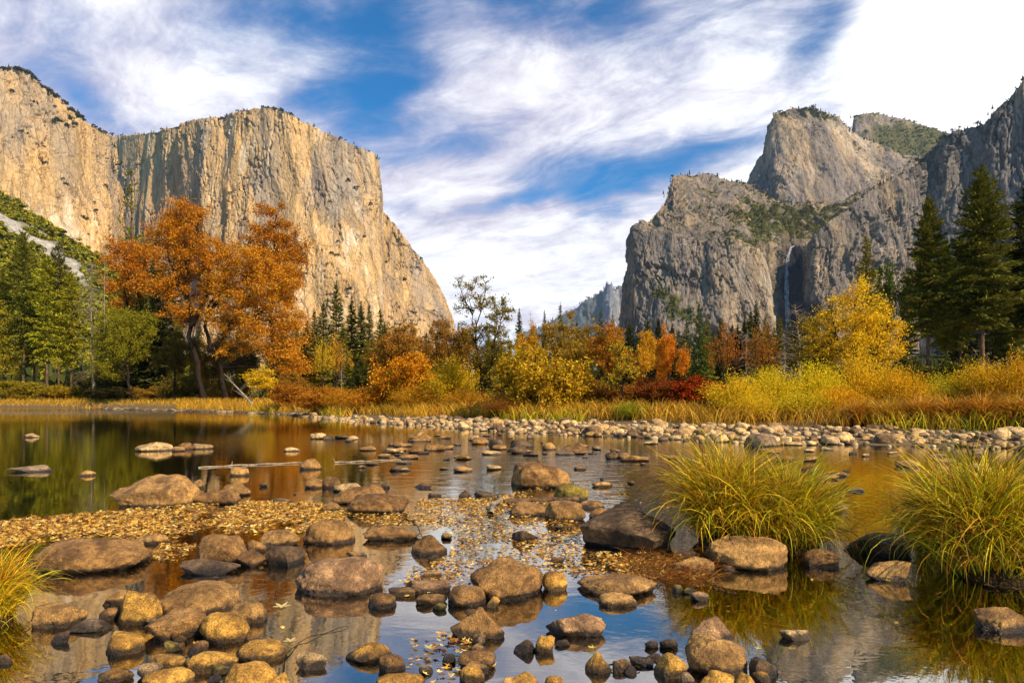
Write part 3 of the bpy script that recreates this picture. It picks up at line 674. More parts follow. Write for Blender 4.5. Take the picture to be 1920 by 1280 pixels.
def rock_shape(level, seed, kind):
    """unit-box stone; kinds: r rounded, b bulging boulder, a angular, s flat slab, p peaked, w wedge leaning up to the right"""
    rng = np.random.default_rng(seed); V, T = ICO[level]; V = V.copy(); o = rng.uniform(-50, 50, 3)
    e = {'r': 0.92, 'b': 0.86, 'a': 0.80, 's': 0.72, 'p': 0.95, 'w': 0.86}[kind]
    V = np.sign(V) * np.abs(V) ** e
    V *= (1 + {'r': 0.20, 'b': 0.24, 'a': 0.22, 's': 0.2, 'p': 0.22, 'w': 0.22}[kind] * fbm(V * 0.85 + o, 2))[:, None]
    ncut = {'r': 8, 'b': 10, 'a': 15, 's': 10, 'p': 9, 'w': 10}[kind]
    for _ in range(ncut):
        n = rng.normal(size=3); n /= np.linalg.norm(n)
        if kind == 'p': n[2] = abs(n[2]) * 0.5 + 0.35; n /= np.linalg.norm(n)
        d = rng.uniform(0.60, 0.92) if kind in 'rb' else rng.uniform(0.48, 0.85)
        h = V @ n - d; soft = rng.uniform(0.04, 0.14) if kind in 'rb' else 0.03
        V -= np.where(h > 0, h - soft * np.tanh(h / soft) * 0.5, 0)[:, None] * n * (0.9 if kind not in 'rb' else 0.7)
    if kind == 'w': V[:, 2] *= 1 + 0.55 * np.clip(V[:, 0], -1, 1) - 0.1
    if kind == 'p': s = 1 - 0.45 * np.clip(V[:, 2], 0, 1); V[:, 0] *= s; V[:, 1] *= s
    V *= (1 + 0.075 * fbm(V * 2.2 + o, 3) + 0.024 * fbm(V * 7 + o, 4, 0.6))[:, None]
    V -= V * (0.06 * np.maximum(0, 1 - np.abs(fbm(V * 1.7 + o + 9, 3)) / 0.08) ** 1.5)[:, None]
    lo, hi = V.min(0), V.max(0); return (V - lo) / (hi - lo) - 0.5, T


TINT = {'t': (0.38, 0.22, 0.075), 'b': (0.27, 0.148, 0.050), 'd': (0.14, 0.090, 0.050), 'p': (0.36, 0.215, 0.110), 'l': (0.52, 0.36, 0.17), 'g': (0.24, 0.17, 0.105), 'y': (0.48, 0.265, 0.052), 'm': (0.28, 0.21, 0.035)}
# (left, right, top, waterline in photo pixels; kind+tint; label)
ROCKS = [
 (82, 272, 1007, 1074, 'rb', 'longest smooth brown boulder, just right of the yellow grass tuft at the left edge'),
 (251, 321, 997, 1020, 'st', 'small flat stone half in the leaf mat, behind the longest smooth boulder'),
 (367, 466, 999, 1057, 'rb', 'round brown boulder with flat stone in front, third in the left row of boulders'),
 (342, 449, 1047, 1077, 'sd', 'low dark-footed stone lying in front of the round brown boulder at left'),
 (447, 500, 1031, 1062, 'ab', 'tilted blocky stone leaning on the right side of the round brown boulder'),
 (465, 500, 1010, 1035, 'ab', 'small upright reddish stone wedged between two boulders at left'),
 (492, 562, 992, 1025, 'bt', 'wide tan boulder at the front edge of the golden leaf mat'),
 (497, 565, 1022, 1060, 'ad', 'dark angular stone in front of the wide tan boulder'),
 (574, 664, 972, 1020, 'rb', 'round loaf-shaped boulder with dark water ring behind the big oval boulder'),
 (556, 716, 1044, 1115, 'bp', 'big reddish oval boulder left of centre in the dark pool'),
 (682, 784, 984, 1014, 'sb', 'flat thin slab with a twig across it, behind the pyramid stone'),
 (772, 838, 1001, 1040, 'pb', 'pyramid-shaped stone reflected in the bright pool'),
 (648, 691, 1032, 1048, 'sb', 'small stone touching the back of the big reddish oval boulder'),
 (691, 742, 1112, 1140, 'rb', 'small round stone at the right foot of the big reddish oval boulder'),
 (790, 829, 1070, 1085, 'st', 'tiny stone among leaves left of the big round central boulder'),
 (762, 845, 1086, 1112, 'sp', 'flat tan stone left of the big round central boulder'),
 (728, 780, 1102, 1118, 'st', 'thin low stone at the edge of the flat tan stone in the bright pool'),
 (781, 838, 1112, 1134, 'ab', 'small leaf-edged stone in front of the flat tan stone'),
 (200, 260, 1104, 1135, 'at', 'smaller of the two pointed stones between the grass tuft and the long arched boulder'),
 (215, 311, 1104, 1170, 'ay', 'bright pointed boulder left of the long arched boulder'),
 (306, 458, 1091, 1152, 'bt', 'long arched boulder at the back of the lower left cluster'),
 (430, 500, 1125, 1168, 'rt', 'rounded stone at the right end of the lower left cluster'),
 (375, 468, 1147, 1206, 'by', 'bright round boulder at the front of the lower left cluster'),
 (272, 385, 1142, 1200, 'wb', 'mossy sloping boulder left of the bright round boulder in the lower left cluster'),
 (60, 157, 1132, 1176, 'st', 'flat-topped stone beneath the drooping yellow grass at lower left'),
 (188, 224, 1139, 1162, 'rb', 'small stone behind the bright pointed boulder'),
 (130, 212, 1162, 1185, 'sg', 'flat half-sunk slab between the grass tuft and the bright pointed boulder'),
 (202, 268, 1181, 1227, 'ry', 'small bright egg-shaped stone standing alone at lower left'),
 (352, 441, 1221, 1261, 'ry', 'oval yellow stone below the bright round boulder in the lower left cluster'),
 (438, 535, 1201, 1240, 'ry', 'yellow oval stone with wet dark foot, left of the curved reed in the water'),
 (276, 350, 1229, 1258, 'ay', 'knobbly yellow stone left of the oval yellow stone'),
 (274, 358, 1250, 1296, 'by', 'blocky yellow stone at the bottom edge under the knobbly stone'),
 (187, 247, 1250, 1280, 'ry', 'low yellow stone near the bottom edge below the egg-shaped stone'),
 (415, 518, 1240, 1304, 'by', 'broad yellow boulder cut by the bottom edge, left of centre'),
 (498, 548, 1258, 1304, 'ay', 'small yellow stone against the broad yellow boulder at the bottom edge'),
 (554, 612, 1226, 1255, 'sl', 'pale flat-topped stone alone in the dark reflection below the big oval boulder'),
 (650, 734, 1202, 1243, 'ay', 'pointed yellow stone with a reed leaning on it, bottom left of centre'),
 (710, 760, 1225, 1258, 'rb', 'brown stone against the right side of the pointed yellow stone'),
 (707, 795, 1262, 1304, 'ry', 'yellow stone cut by the bottom edge, below the small brown stone'),
 (100, 130, 1182, 1206, 'ad', 'small black stone near the foot of the yellow grass tuft'),
 (-8, 26, 1226, 1245, 'at', 'small tan stone at the left edge near the bottom'),
 (20, 72, 1271, 1300, 'ry', 'yellow stone at the bottom left corner'),
 (884, 1021, 1044, 1124, 'rb', 'big round central boulder, dark brown and almost dome-shaped'),
 (1017, 1063, 1070, 1108, 'ry', 'small round yellow stone touching the right side of the big round central boulder'),
 (1085, 1228, 1077, 1117, 'bt', 'long loaf-shaped stone right of the big round central boulder'),
 (1122, 1192, 1111, 1137, 'rt', 'low rounded stone in front of the long loaf-shaped stone'),
 (841, 911, 1097, 1137, 'rb', 'rounded stone at the left foot of the big round central boulder'),
 (846, 945, 1135, 1198, 'pb', 'peaked two-humped stone in the pool below the big round central boulder'),
 (1026, 1133, 1150, 1194, 'sp', 'pinkish flat-topped stone in the blue reflection'),
 (1003, 1040, 1190, 1224, 'ay', 'small square-cut yellow stone beside broken bark in the blue reflection'),
 (963, 1003, 1197, 1224, 'wd', 'dark splintered stone left of the small square-cut stone'),
 (1040, 1068, 1198, 1211, 'sb', 'tiny stone right of the small square-cut yellow stone'),
 (878, 916, 1206, 1225, 'rt', 'topmost small stone of the stacked trio at bottom centre'),
 (860, 930, 1220, 1256, 'bb', 'middle and widest stone of the stacked trio at bottom centre'),
 (862, 908, 1246, 1280, 'ry', 'lowest yellow stone of the stacked trio at bottom centre'),
 (960, 1012, 1258, 1304, 'ay', 'blocky yellow stone cut by the bottom edge, right of the stacked trio'),
 (1022, 1058, 1264, 1304, 'ay', 'small pointed yellow stone at the bottom edge, right of the blocky one'),
 (936, 968, 1268, 1304, 'rt', 'small tan stone at the bottom edge, left of the blocky one'),
 (1098, 1148, 1220, 1262, 'py', 'upright cone-shaped yellow stone near the bottom right of centre'),
 (1148, 1188, 1238, 1260, 'sb', 'low stone with a twig along its foot, right of the cone-shaped stone'),
 (1228, 1286, 1223, 1272, 'ay', 'rough cubic yellow stone left of the heart-shaped boulder'),
 (1181, 1225, 1231, 1250, 'sg', 'flat grey stone left of the rough cubic yellow stone'),
 (960, 1011, 992, 1016, 'ad', 'small dark stone among floating leaves behind the big round central boulder'),
 (1030, 1060, 1044, 1057, 'sb', 'tiny stone sunk in the leaves above the small round yellow stone'),
 (1333, 1478, 1006, 1070, 'bt', 'big tan boulder with a notched foot under the large sedge clump'),
 (1256, 1337, 1039, 1075, 'rt', 'rounded stone left of the big tan boulder under the sedge'),
 (1505, 1572, 1027, 1063, 'rb', 'brown stone under the drooping right side of the large sedge clump'),
 (1626, 1704, 1047, 1090, 'wt', 'smooth slanted stone in the dark pool between the two sedge clumps'),
 (1590, 1712, 1001, 1045, 'ad', 'dark rough boulder between the two sedge clumps'),
 (1297, 1372, 1156, 1208, 'pp', 'pink-topped pointed boulder behind the heart-shaped boulder'),
 (1286, 1400, 1190, 1266, 'bt', 'heart-shaped tan boulder at lower right of centre'),
 (1310, 1386, 1259, 1304, 'sy', 'flat yellow stone at the bottom edge below the heart-shaped boulder'),
 (1380, 1418, 1262, 1304, 'ry', 'small yellow stone at the bottom edge right of the flat yellow stone'),
 (1405, 1456, 1233, 1274, 'ad', 'dark pointed stone right of the heart-shaped boulder'),
 (1461, 1521, 1177, 1200, 'sl', 'pale thin stone lying flat in the dark pool, right of the pink-topped boulder'),
 (1275, 1303, 1260, 1288, 'rg', 'small grey round stone under the rough cubic yellow stone'),
 (1212, 1240, 1224, 1238, 'ab', 'tiny stone behind the rough cubic yellow stone'),
 (1832, 1940, 1142, 1185, 'st', 'wide flat stone at the right edge of the dark pool'),
 (1093, 1262, 945, 1033, 'ad', 'largest black angular boulder, left of the large sedge clump'),
 (960, 1065, 865, 915, 'bb', 'big midstream boulder with a sunlit top and dark front'),
 (1040, 1103, 905, 937, 'rm', 'yellow-mossed boulder in front of the big midstream boulder'),
 (1023, 1097, 937, 976, 'rt', 'round tan boulder in front of the mossy one'),
 (956, 1036, 941, 968, 'sb', 'rectangular slab left of the round tan boulder'),
 (1085, 1133, 937, 953, 'st', 'flat stone right of the mossy boulder'),
 (1103, 1140, 952, 970, 'sb', 'flat wet stone behind the largest black angular boulder'),
 (1110, 1150, 902, 913, 'st', 'thin stone in the riffle right of the mossy boulder'),
 (572, 608, 896, 915, 'rb', 'left one of a close pair of round stones at mid left of centre'),
 (605, 638, 892, 915, 'rb', 'right one of a close pair of round stones at mid left of centre'),
 (624, 675, 904, 922, 'sl', 'pale flat stone right of the close pair of round stones'),
 (631, 724, 904, 944, 'wb', 'sloping brown boulder behind the long dark log-like boulder'),
 (656, 768, 924, 962, 'bb', 'long dark log-like boulder beside the leaf mat'),
 (705, 731, 899, 915, 'ad', 'small black pointed stone behind the sloping brown boulder'),
 (603, 639, 941, 960, 'rb', 'small brown stone left of the long dark log-like boulder'),
 (514, 552, 933, 943, 'sg', 'low grey stone at the back edge of the golden leaf mat'),
 (778, 810, 906, 915, 'sd', 'flat black stone alone in the golden reflection'),
 (860, 885, 919, 935, 'pd', 'little peaked stone at the back of the leaf-strewn pool'),
 (889, 927, 921, 934, 'sd', 'low dark stone right of the little peaked stone'),
 (803, 827, 924, 932, 'sd', 'tiny dark stone left of the little peaked stone'),
 (564, 603, 859, 880, 'rb', 'rounded dark stone at the right end of the white floating stick'),
 (583, 611, 811, 823, 'rl', 'pale round stone with a dark one on its right, far left of centre'),
 (605, 628, 815, 824, 'sd', 'low dark stone against the pale round stone'),
 (764, 810, 807, 828, 'at', 'blocky two-toned boulder in the smooth reach near the gravel bar'),
 (795, 835, 830, 845, 'sb', 'wide brown stone below the blocky two-toned boulder'),
 (834, 851, 834, 842, 'sb', 'small stone at the right end of the wide brown stone'),
 (673, 704, 835, 845, 'rt', 'low tan stone left of the wide brown stone'),
 (650, 672, 816, 824, 'sl', 'small pale stone between the two pale boulders of the smooth reach'),
 (741, 766, 838, 846, 'st', 'low stone between the low tan stone and the wide brown stone'),
 (534, 564, 838, 846, 'sl', 'pale low stone above the white floating stick'),
 (884, 916, 819, 833, 'rb', 'left stone of the dark midstream group below the gravel bar'),
 (916, 947, 822, 841, 'bd', 'second stone of the dark midstream group'),
 (923, 950, 833, 843, 'rt', 'pale-topped front stone of the dark midstream group'),
 (956, 1000, 822, 838, 'bd', 'broad dark stone on the right of the midstream group'),
 (955, 988, 835, 850, 'ad', 'angular dark stone in front of the broad dark one'),
 (1016, 1042, 829, 843, 'rt', 'round stone between the dark group and the brown peaked stone'),
 (1053, 1098, 828, 848, 'pb', 'brown peaked stone alone in the riffle'),
 (962, 988, 801, 812, 'rl', 'pale stone at the waterline of the gravel bar above the dark group'),
 (878, 900, 816, 826, 'sl', 'pale low stone at the left end of the dark midstream group'),
 (988, 1002, 811, 822, 'rg', 'small grey stone behind the broad dark one'),
 (220, 367, 889, 950, 'wt', 'long slanted slab-like boulder rising from the still water at left'),
 (362, 383, 898, 915, 'rt', 'small stone at the upper end of the long slanted boulder'),
 (355, 452, 917, 945, 'sb', 'rough dark-edged stone right of the long slanted boulder'),
 (418, 468, 906, 930, 'rt', 'tan stone behind the rough dark-edged stone'),
 (257, 317, 828, 846, 'wl', 'pale wedge-shaped stone mirrored in the still left reach'),
 (323, 345, 837, 846, 'rt', 'smallest of three stones in a row in the still left reach'),
 (333, 362, 829, 843, 'rb', 'middle of three stones in a row in the still left reach'),
 (360, 397, 831, 842, 'sl', 'right and longest of three stones in a row in the still left reach'),
 (433, 467, 874, 892, 'rt', 'round stone just below the white floating stick'),
 (17, 97, 871, 885, 'wg', 'flat log-like stone in the still water at the left edge'),
 (150, 178, 881, 892, 'rt', 'small stone right of the flat log-like stone'),
 (50, 75, 812, 820, 'sl', 'small pale stone in the ruffled water at far left'),
 (1135, 1158, 846, 860, 'rd', 'round black stone left of two flat stones in the riffle'),
 (1156, 1183, 848, 860, 'rt', 'tan stone touching the round black stone in the riffle'),
 (1163, 1218, 852, 865, 'st', 'long flat stone in front of the tan stone in the riffle'),
 (1400, 1462, 812, 837, 'rg', 'grey-topped boulder behind the large sedge clump'),
 (1420, 1462, 838, 850, 'sb', 'flat brown stone in front of the grey-topped boulder'),
 (1470, 1503, 827, 835, 'sl', 'flat pale stone right of the grey-topped boulder'),
 (1583, 1618, 792, 812, 'ad', 'dark blocky boulder on the gravel bar beside the orange grass'),
 (1665, 1700, 805, 820, 'bd', 'dark rounded boulder on the gravel bar right of the blocky one'),
 (1497, 1520, 805, 820, 'bg', 'grey round stone on the gravel bar left of the blocky dark boulder'),
 (1520, 1535, 823, 832, 'rt', 'small stone at the waterline left of the pale flat pair'),
 (1538, 1562, 837, 844, 'sl', 'pale flat stone in the amber water, right one of a pair'),
 (1508, 1527, 841, 847, 'sl', 'pale flat stone in the amber water, left one of a pair'),
 (1616, 1630, 850, 856, 'rl', 'tiny pale stone alone in the amber water'),
 (1682, 1723, 862, 876, 'rt', 'tan stone in the amber water between the two sedge clumps'),
 (1557, 1591, 945, 959, 'st', 'flat leaf-topped stone by the right flank of the large sedge clump'),
 (1586, 1620, 914, 922, 'sg', 'thin grey stone in the amber water right of the large sedge clump'),
 (1737, 1772, 850, 856, 'sl', 'thin pale stone in the amber water behind the right sedge clump'),
 (1096, 1122, 808, 818, 'rt', 'round stone at the edge of the gravel bar above the brown peaked stone'),
]


def build_rocks():
    for i, (u0, u1, vt, vb, kt, label) in enumerate(ROCKS):
        rng = np.random.default_rng(500 + i); kind, tint = kt
        Yf = EYE * F / (vb - HZ); Yc = Yf
        for _ in range(4):
            w = (u1 - u0) / F * Yc; d = w * (0.78 if kind not in 'sw' else 0.62); Yc = Yf + 0.40 * d
        x = ((u0 + u1) / 2 - 960) / F * Yc
        zt = EYE - (vt - HZ) / F * (Yc + 0.05 * d); zt = max(zt, 0.02 + 0.06 * w)
        base = max(0.0, gz(x, Yc)) if vb < 830 else 0.0
        sink = 0.36; h = (zt - base) / (1 - sink)
        size = u1 - u0; level = 5 if size > 85 else 4 if size > 40 else 3
        V, T = rock_shape(level, 900 + i * 7, kind)
        V = V * np.array([w * 1.04, d, h]) + np.array([0, 0, h * (0.5 - sink)])
        a = rng.normal() * 0.12; V[:, :2] = V[:, :2] @ np.array([[math.cos(a), -math.sin(a)], [math.sin(a), math.cos(a)]])
        c = np.array(TINT[tint]) * rng.uniform(0.88, 1.12)
        o = link('boulder', make_mesh('boulder', V, [T], M['boulder']), None, (x, Yc, base), tuple(c))
        tag(o, label, 'boulder')


build_rocks()


def build_cobbles():
    rng = np.random.default_rng(41)
    n = 3400; x = rng.uniform(-14, 17, n); d = rng.uniform(-1.0, 7.0, n) ** 1.0; y = shore(x) + d
    u = 960 + x / y * F; keep = (u > 545) & (u < 1960) & (d < np.interp(u, [540, 640, 760, 900, 1900], [0.4, 1.0, 3.0, 5.4, 4.6]) * rng.uniform(0.5, 1.15, n)) & (rng.random(n) < np.interp(d, [-1.2, 0, 0.4], [0.12, 0.6, 1]))
    x, y, d = x[keep], y[keep], d[keep]; n = len(x)
    s = 0.82 * np.clip(rng.lognormal(-1.55, 0.45, n), 0.08, 0.62); z = np.maximum(ground_z(x, y), 0.0)
    app = s / y; order = np.argsort(-app)
    protos = [make_mesh('cobblestone', rock_shape(3, 77 + i, 'rbrbas'[i % 6])[0], [ICO[3][1]], M['boulder']) for i in range(12)]
    cols = [(0.56, 0.37, 0.16), (0.46, 0.29, 0.115), (0.34, 0.21, 0.09), (0.66, 0.46, 0.22), (0.17, 0.105, 0.055), (0.50, 0.35, 0.19)]
    acc = Geo(); V2, T2 = ICO[2]
    for rank, i in enumerate(order):
        w, dd, h = s[i] * rng.uniform(0.85, 1.3), s[i] * rng.uniform(0.8, 1.1), s[i] * rng.uniform(0.55, 0.85); rz = rng.uniform(0, 6.28)
        if rank < 285:
            o = link('cobblestone', protos[i % 12], None, (x[i], y[i], z[i] + 0.17 * h), cols[rng.integers(6)])
            o.scale = (w, dd, h); o.rotation_euler = (rng.normal() * 0.15, rng.normal() * 0.15, rz)
            tag(o, 'one of the pale rounded cobbles heaped on the gravel bar along the far shore', 'cobblestone', 'cobbles of the far gravel bar')
        else:
            V = V2 * (1 + 0.3 * perlin(V2 * 0.9 + i))[:, None] * np.array([w, dd, h]) * 0.5
            c, sn = math.cos(rz), math.sin(rz); V = np.stack([V[:, 0] * c - V[:, 1] * sn, V[:, 0] * sn + V[:, 1] * c, V[:, 2]], 1)
            acc.add(V + np.array([x[i], y[i], z[i] + 0.17 * h]), None, T2)
    m, k = new_mat('pale_cobbles'); P = k.pos.outputs['Position']; r = k.pos.outputs['Random Per Island']; nz = k.noise(P, 22, 5, 0.65)
    col = k.mix(1.0, k.ramp(r, [(0, (0.12, 0.08, 0.045)), (0.3, (0.30, 0.20, 0.10)), (0.65, (0.44, 0.30, 0.15)), (1, (0.52, 0.40, 0.23))]), k.ramp(nz, [(0.3, 0.55), (0.7, 1.3)]), 'MULTIPLY')
    finish(k, col, 0.9, nz, 0.5, 0.02, 0.2)
    tag(link('gravel', acc.mesh('gravel', m)), 'small pale cobbles and gravel filling the far gravel bar', None, None, 'stuff')
    # left bank pebbles along the cut bank, and dark stones on the river bed
    acc = Geo()
    for i in range(420):
        xx = rng.uniform(-52, -14); yy = shore(xx) + rng.uniform(-0.8, 1.2); ss = rng.uniform(0.12, 0.45)
        V = V2 * (1 + 0.3 * perlin(V2 * 0.9 + i))[:, None] * np.array([ss * 1.4, ss, ss * 0.6]) * 0.5; acc.add(V + np.array([xx, yy, max(0, gz(xx, yy)) + 0.01]), None, T2)
    mb, k = new_mat('damp_bank_stones'); r = k.pos.outputs['Random Per Island']; nz = k.noise(k.pos.outputs['Position'], 16, 4, 0.6)
    finish(k, k.mix(1.0, k.ramp(r, [(0, (0.05, 0.032, 0.018)), (0.6, (0.15, 0.10, 0.05)), (1, (0.36, 0.26, 0.14))]), k.ramp(nz, [(0.3, 0.6), (0.7, 1.2)]), 'MULTIPLY'), 0.9)
    tag(link('bank_gravel', acc.mesh('bank_gravel', mb)), 'small stones along the waterline of the left bank', None, None, 'stuff')
    acc = Geo()
    for i in range(1500):
        yy = 2.2 + 12 * rng.random() ** 1.6; xx = rng.uniform(-0.95, 0.95) * yy; ss = rng.uniform(0.04, 0.24); zz = gz(xx, yy)
        V = V2 * (1 + 0.3 * perlin(V2 * 0.9 + i))[:, None] * np.array([ss * 1.3, ss, ss * 0.6]) * 0.5; top = zz + 0.15 * ss
        acc.add(V + np.array([xx, yy, min(top, -0.015 - 0.3 * ss)]), None, T2)
    m2, k = new_mat('bed_stones'); P = k.pos.outputs['Position']; r = k.pos.outputs['Random Per Island']; nz = k.noise(P, 18, 5, 0.65)
    col = k.mix(1.0, k.ramp(r, [(0, (0.035, 0.02, 0.008)), (0.5, (0.11, 0.062, 0.022)), (1, (0.22, 0.135, 0.055))]), k.ramp(nz, [(0.3, 0.5), (0.7, 1.4)]), 'MULTIPLY')
    finish(k, col, 0.85, nz, 0.5, 0.02, 0.2)
    tag(link('riverbed_stones', acc.mesh('riverbed_stones', m2)), 'brown stones lying under the clear water of the near pools', None, None, 'stuff')


build_cobbles()


# ---------------------------------------------------------------- fallen leaves afloat
def in_poly(u, v, poly):
    c = np.zeros(len(u), bool); j = len(poly) - 1
    for i in range(len(poly)):
        xi, yi = poly[i]; xj, yj = poly[j]
        c ^= ((yi > v) != (yj > v)) & (u < (xj - xi) * (v - yi) / (yj - yi + 1e-9) + xi); j = i
    return c


def build_pebbles():
    rng = np.random.default_rng(46); protos = [make_mesh('pebble', rock_shape(3, 377 + i, 'rasbar'[i % 6])[0], [ICO[3][1]], M['boulder']) for i in range(10)]; tint = list(TINT.values())
    spots = [(390, 1130, 130, 60), (250, 1160, 120, 60), (520, 1030, 90, 40), (720, 1070, 110, 60), (900, 1160, 110, 60), (1130, 1240, 130, 30), (860, 1250, 60, 25), (330, 1245, 120, 25), (1290, 1100, 60, 40), (640, 930, 110, 30), (1010, 840, 130, 25), (1130, 900, 70, 50), (780, 1010, 120, 50), (1380, 1270, 80, 12), (1120, 1010, 80, 40)]
    for i in range(75):
        cu, cv, su, sv = spots[i % len(spots)]; u, v = cu + rng.normal() * su * 0.6, cv + rng.normal() * sv * 0.6
        if v < 795 or v > 1290: continue
        Y = EYE * F / (v - HZ); x = (u - 960) / F * Y; s = rng.uniform(0.03, 0.08) * (1 + Y / 20)
        o = link('pebble', protos[i % 10], None, (x, Y, 0.2 * s), tuple(np.array(tint[rng.integers(8)]) * 0.9)); o.scale = (s * rng.uniform(0.9, 1.5), s, s * rng.uniform(0.5, 0.8)); o.rotation_euler = (rng.normal() * 0.2, rng.normal() * 0.2, rng.uniform(0, 6.28))
        tag(o, 'one of the small wet pebbles breaking the water between the boulders', 'pebble', 'small pebbles between the boulders')

    protos = [make_mesh('river_stone', rock_shape(3, 477 + i, 'rsbsar'[i % 6])[0], [ICO[3][1]], M['boulder']) for i in range(10)]
    for i in range(70):
        u, v = (rng.uniform(640, 1320), rng.uniform(806, 885)) if i < 55 else (rng.uniform(1450, 1900), rng.uniform(842, 900))
        Y = EYE * F / (v - HZ); x = (u - 960) / F * Y
        if Y > shore(x) - 0.3: continue
        s = rng.uniform(0.10, 0.30) * (0.7 + Y / 40)
        o = link('river_stone', protos[i % 10], None, (x, Y, 0.08 * s), tuple(np.array(tint[(0, 1, 0, 4, 5, 1, 2)[i % 7]]))); o.scale = (s * rng.uniform(1.0, 1.8), s, s * rng.uniform(0.35, 0.6)); o.rotation_euler = (rng.normal() * 0.1, rng.normal() * 0.1, rng.normal() * 0.4)
        tag(o, 'one of the small low stones scattered in the riffle before the gravel bar', 'stone', 'small stones in the riffle')


build_pebbles()


def leaf_mat(name, regions, seed, label, smin, smax):
    rng = np.random.default_rng(seed); acc = []
    for poly, n, clump in regions:
        p = np.array([(( u - 960) / F * (EYE * F / (v - HZ)), EYE * F / (v - HZ)) for u, v in poly])
        lo, hi = p.min(0), p.max(0); q = rng.uniform(lo, hi, (n * 6, 2)); q = q[in_poly(q[:, 0], q[:, 1], [tuple(t) for t in p])]
        f = fbm(np.stack([q[:, 0] * 1.6, q[:, 1] * 1.1, np.full(len(q), seed * 1.7)], -1), 4, 0.6)
        q = q[rng.random(len(q)) < np.clip(0.5 + clump * (f + 0.12), 0, 1)][:n]; acc.append(q)
    q = np.concatenate(acc); n = len(q)
    s = rng.uniform(smin, smax, n); a = rng.uniform(0, 6.28, n)
    # a ragged five-lobed leaf: fan of quads round a raised midrib
    ang = np.array([0, 0.7, 1.25, 1.9, 2.5, 3.14, 3.8, 4.4, 5.05, 5.6]); rad = np.array([1.0, 0.45, 0.85, 0.4, 0.7, 0.25, 0.7, 0.4, 0.85, 0.45])
    tx, ty = rng.normal(size=n) * 0.22, rng.normal(size=n) * 0.22; curl = rng.uniform(-0.1, 0.45, n)
    aa = a[:, None] + ang[None]; rr = s[:, None] * rad[None] * rng.uniform(0.75, 1.2, (n, 10)); asp = rng.uniform(0.55, 1.0, n)[:, None]
    lx, ly = rr * np.cos(ang)[None], rr * np.sin(ang)[None] * asp
    X = lx * np.cos(a)[:, None] - ly * np.sin(a)[:, None]; Yv = lx * np.sin(a)[:, None] + ly * np.cos(a)[:, None]
    Z = X * tx[:, None] + Yv * ty[:, None] + curl[:, None] * rr ** 2 / (s[:, None] + 1e-6)
    Z = Z - Z.min(1)[:, None] + 0.002 + rng.uniform(0, 0.009, n)[:, None]
    V = np.stack([X + q[:, 0:1], Yv + q[:, 1:2], Z], -1)
    cen = np.stack([q[:, 0], q[:, 1], Z.mean(1)], -1)[:, None]
    V = np.concatenate([V, cen], 1); m = 11
    T = np.array([[i, (i + 1) % 10, 10] for i in range(10)])
    T = (T[None] + (np.arange(n) * m)[:, None, None]).reshape(-1, 3)
    o = link(name, make_mesh(name, V.reshape(-1, 3), [T], M['fallen'], False)); tag(o, label, None, None, 'stuff')


leaf_mat('fallen_leaves', [([(-60, 985), (60, 972), (230, 958), (350, 945), (480, 940), (600, 945), (650, 955), (640, 985), (560, 1000), (470, 1000), (330, 1010), (300, 1022), (230, 1010), (120, 1012), (-60, 1040)], 15000, 1.25)], 51, 'golden mat of fallen leaves floating at left', 0.017, 0.036)
leaf_mat('drifting_leaves', [([(640, 960), (760, 960), (790, 935), (900, 935), (1010, 915), (1080, 975), (1090, 1000), (1100, 1040), (1240, 1045), (1250, 1075), (1090, 1080), (1010, 1065), (880, 1060), (850, 1090), (760, 1085), (840, 1040), (860, 1010), (800, 985), (700, 985)], 6500, 0.9),
                              ([(760, 1060), (890, 1050), (880, 1100), (760, 1120)], 260, 0.6), ([(770, 1200), (900, 1170), (900, 1280), (760, 1280)], 150, 0.8), ([(1000, 890), (1180, 905), (1200, 960), (1060, 950)], 200, 0.6),
                              ([(300, 1020), (370, 1020), (340, 1055), (270, 1050)], 260, 0.5), ([(1100, 1035), (1300, 1040), (1330, 1085), (1180, 1090)], 900, 0.4),
                              ([(0, 960), (1900, 860), (1900, 1280), (0, 1280)], 260, 0.5)], 52, 'loose drift of brown and orange leaves on the bright pool at centre', 0.013, 0.028)

# ---------------------------------------------------------------- trees
def bez(a, b, c, n):
    t = np.linspace(0, 1, n)[:, None]; return (1 - t) ** 2 * a + 2 * t * (1 - t) * b + t * t * c


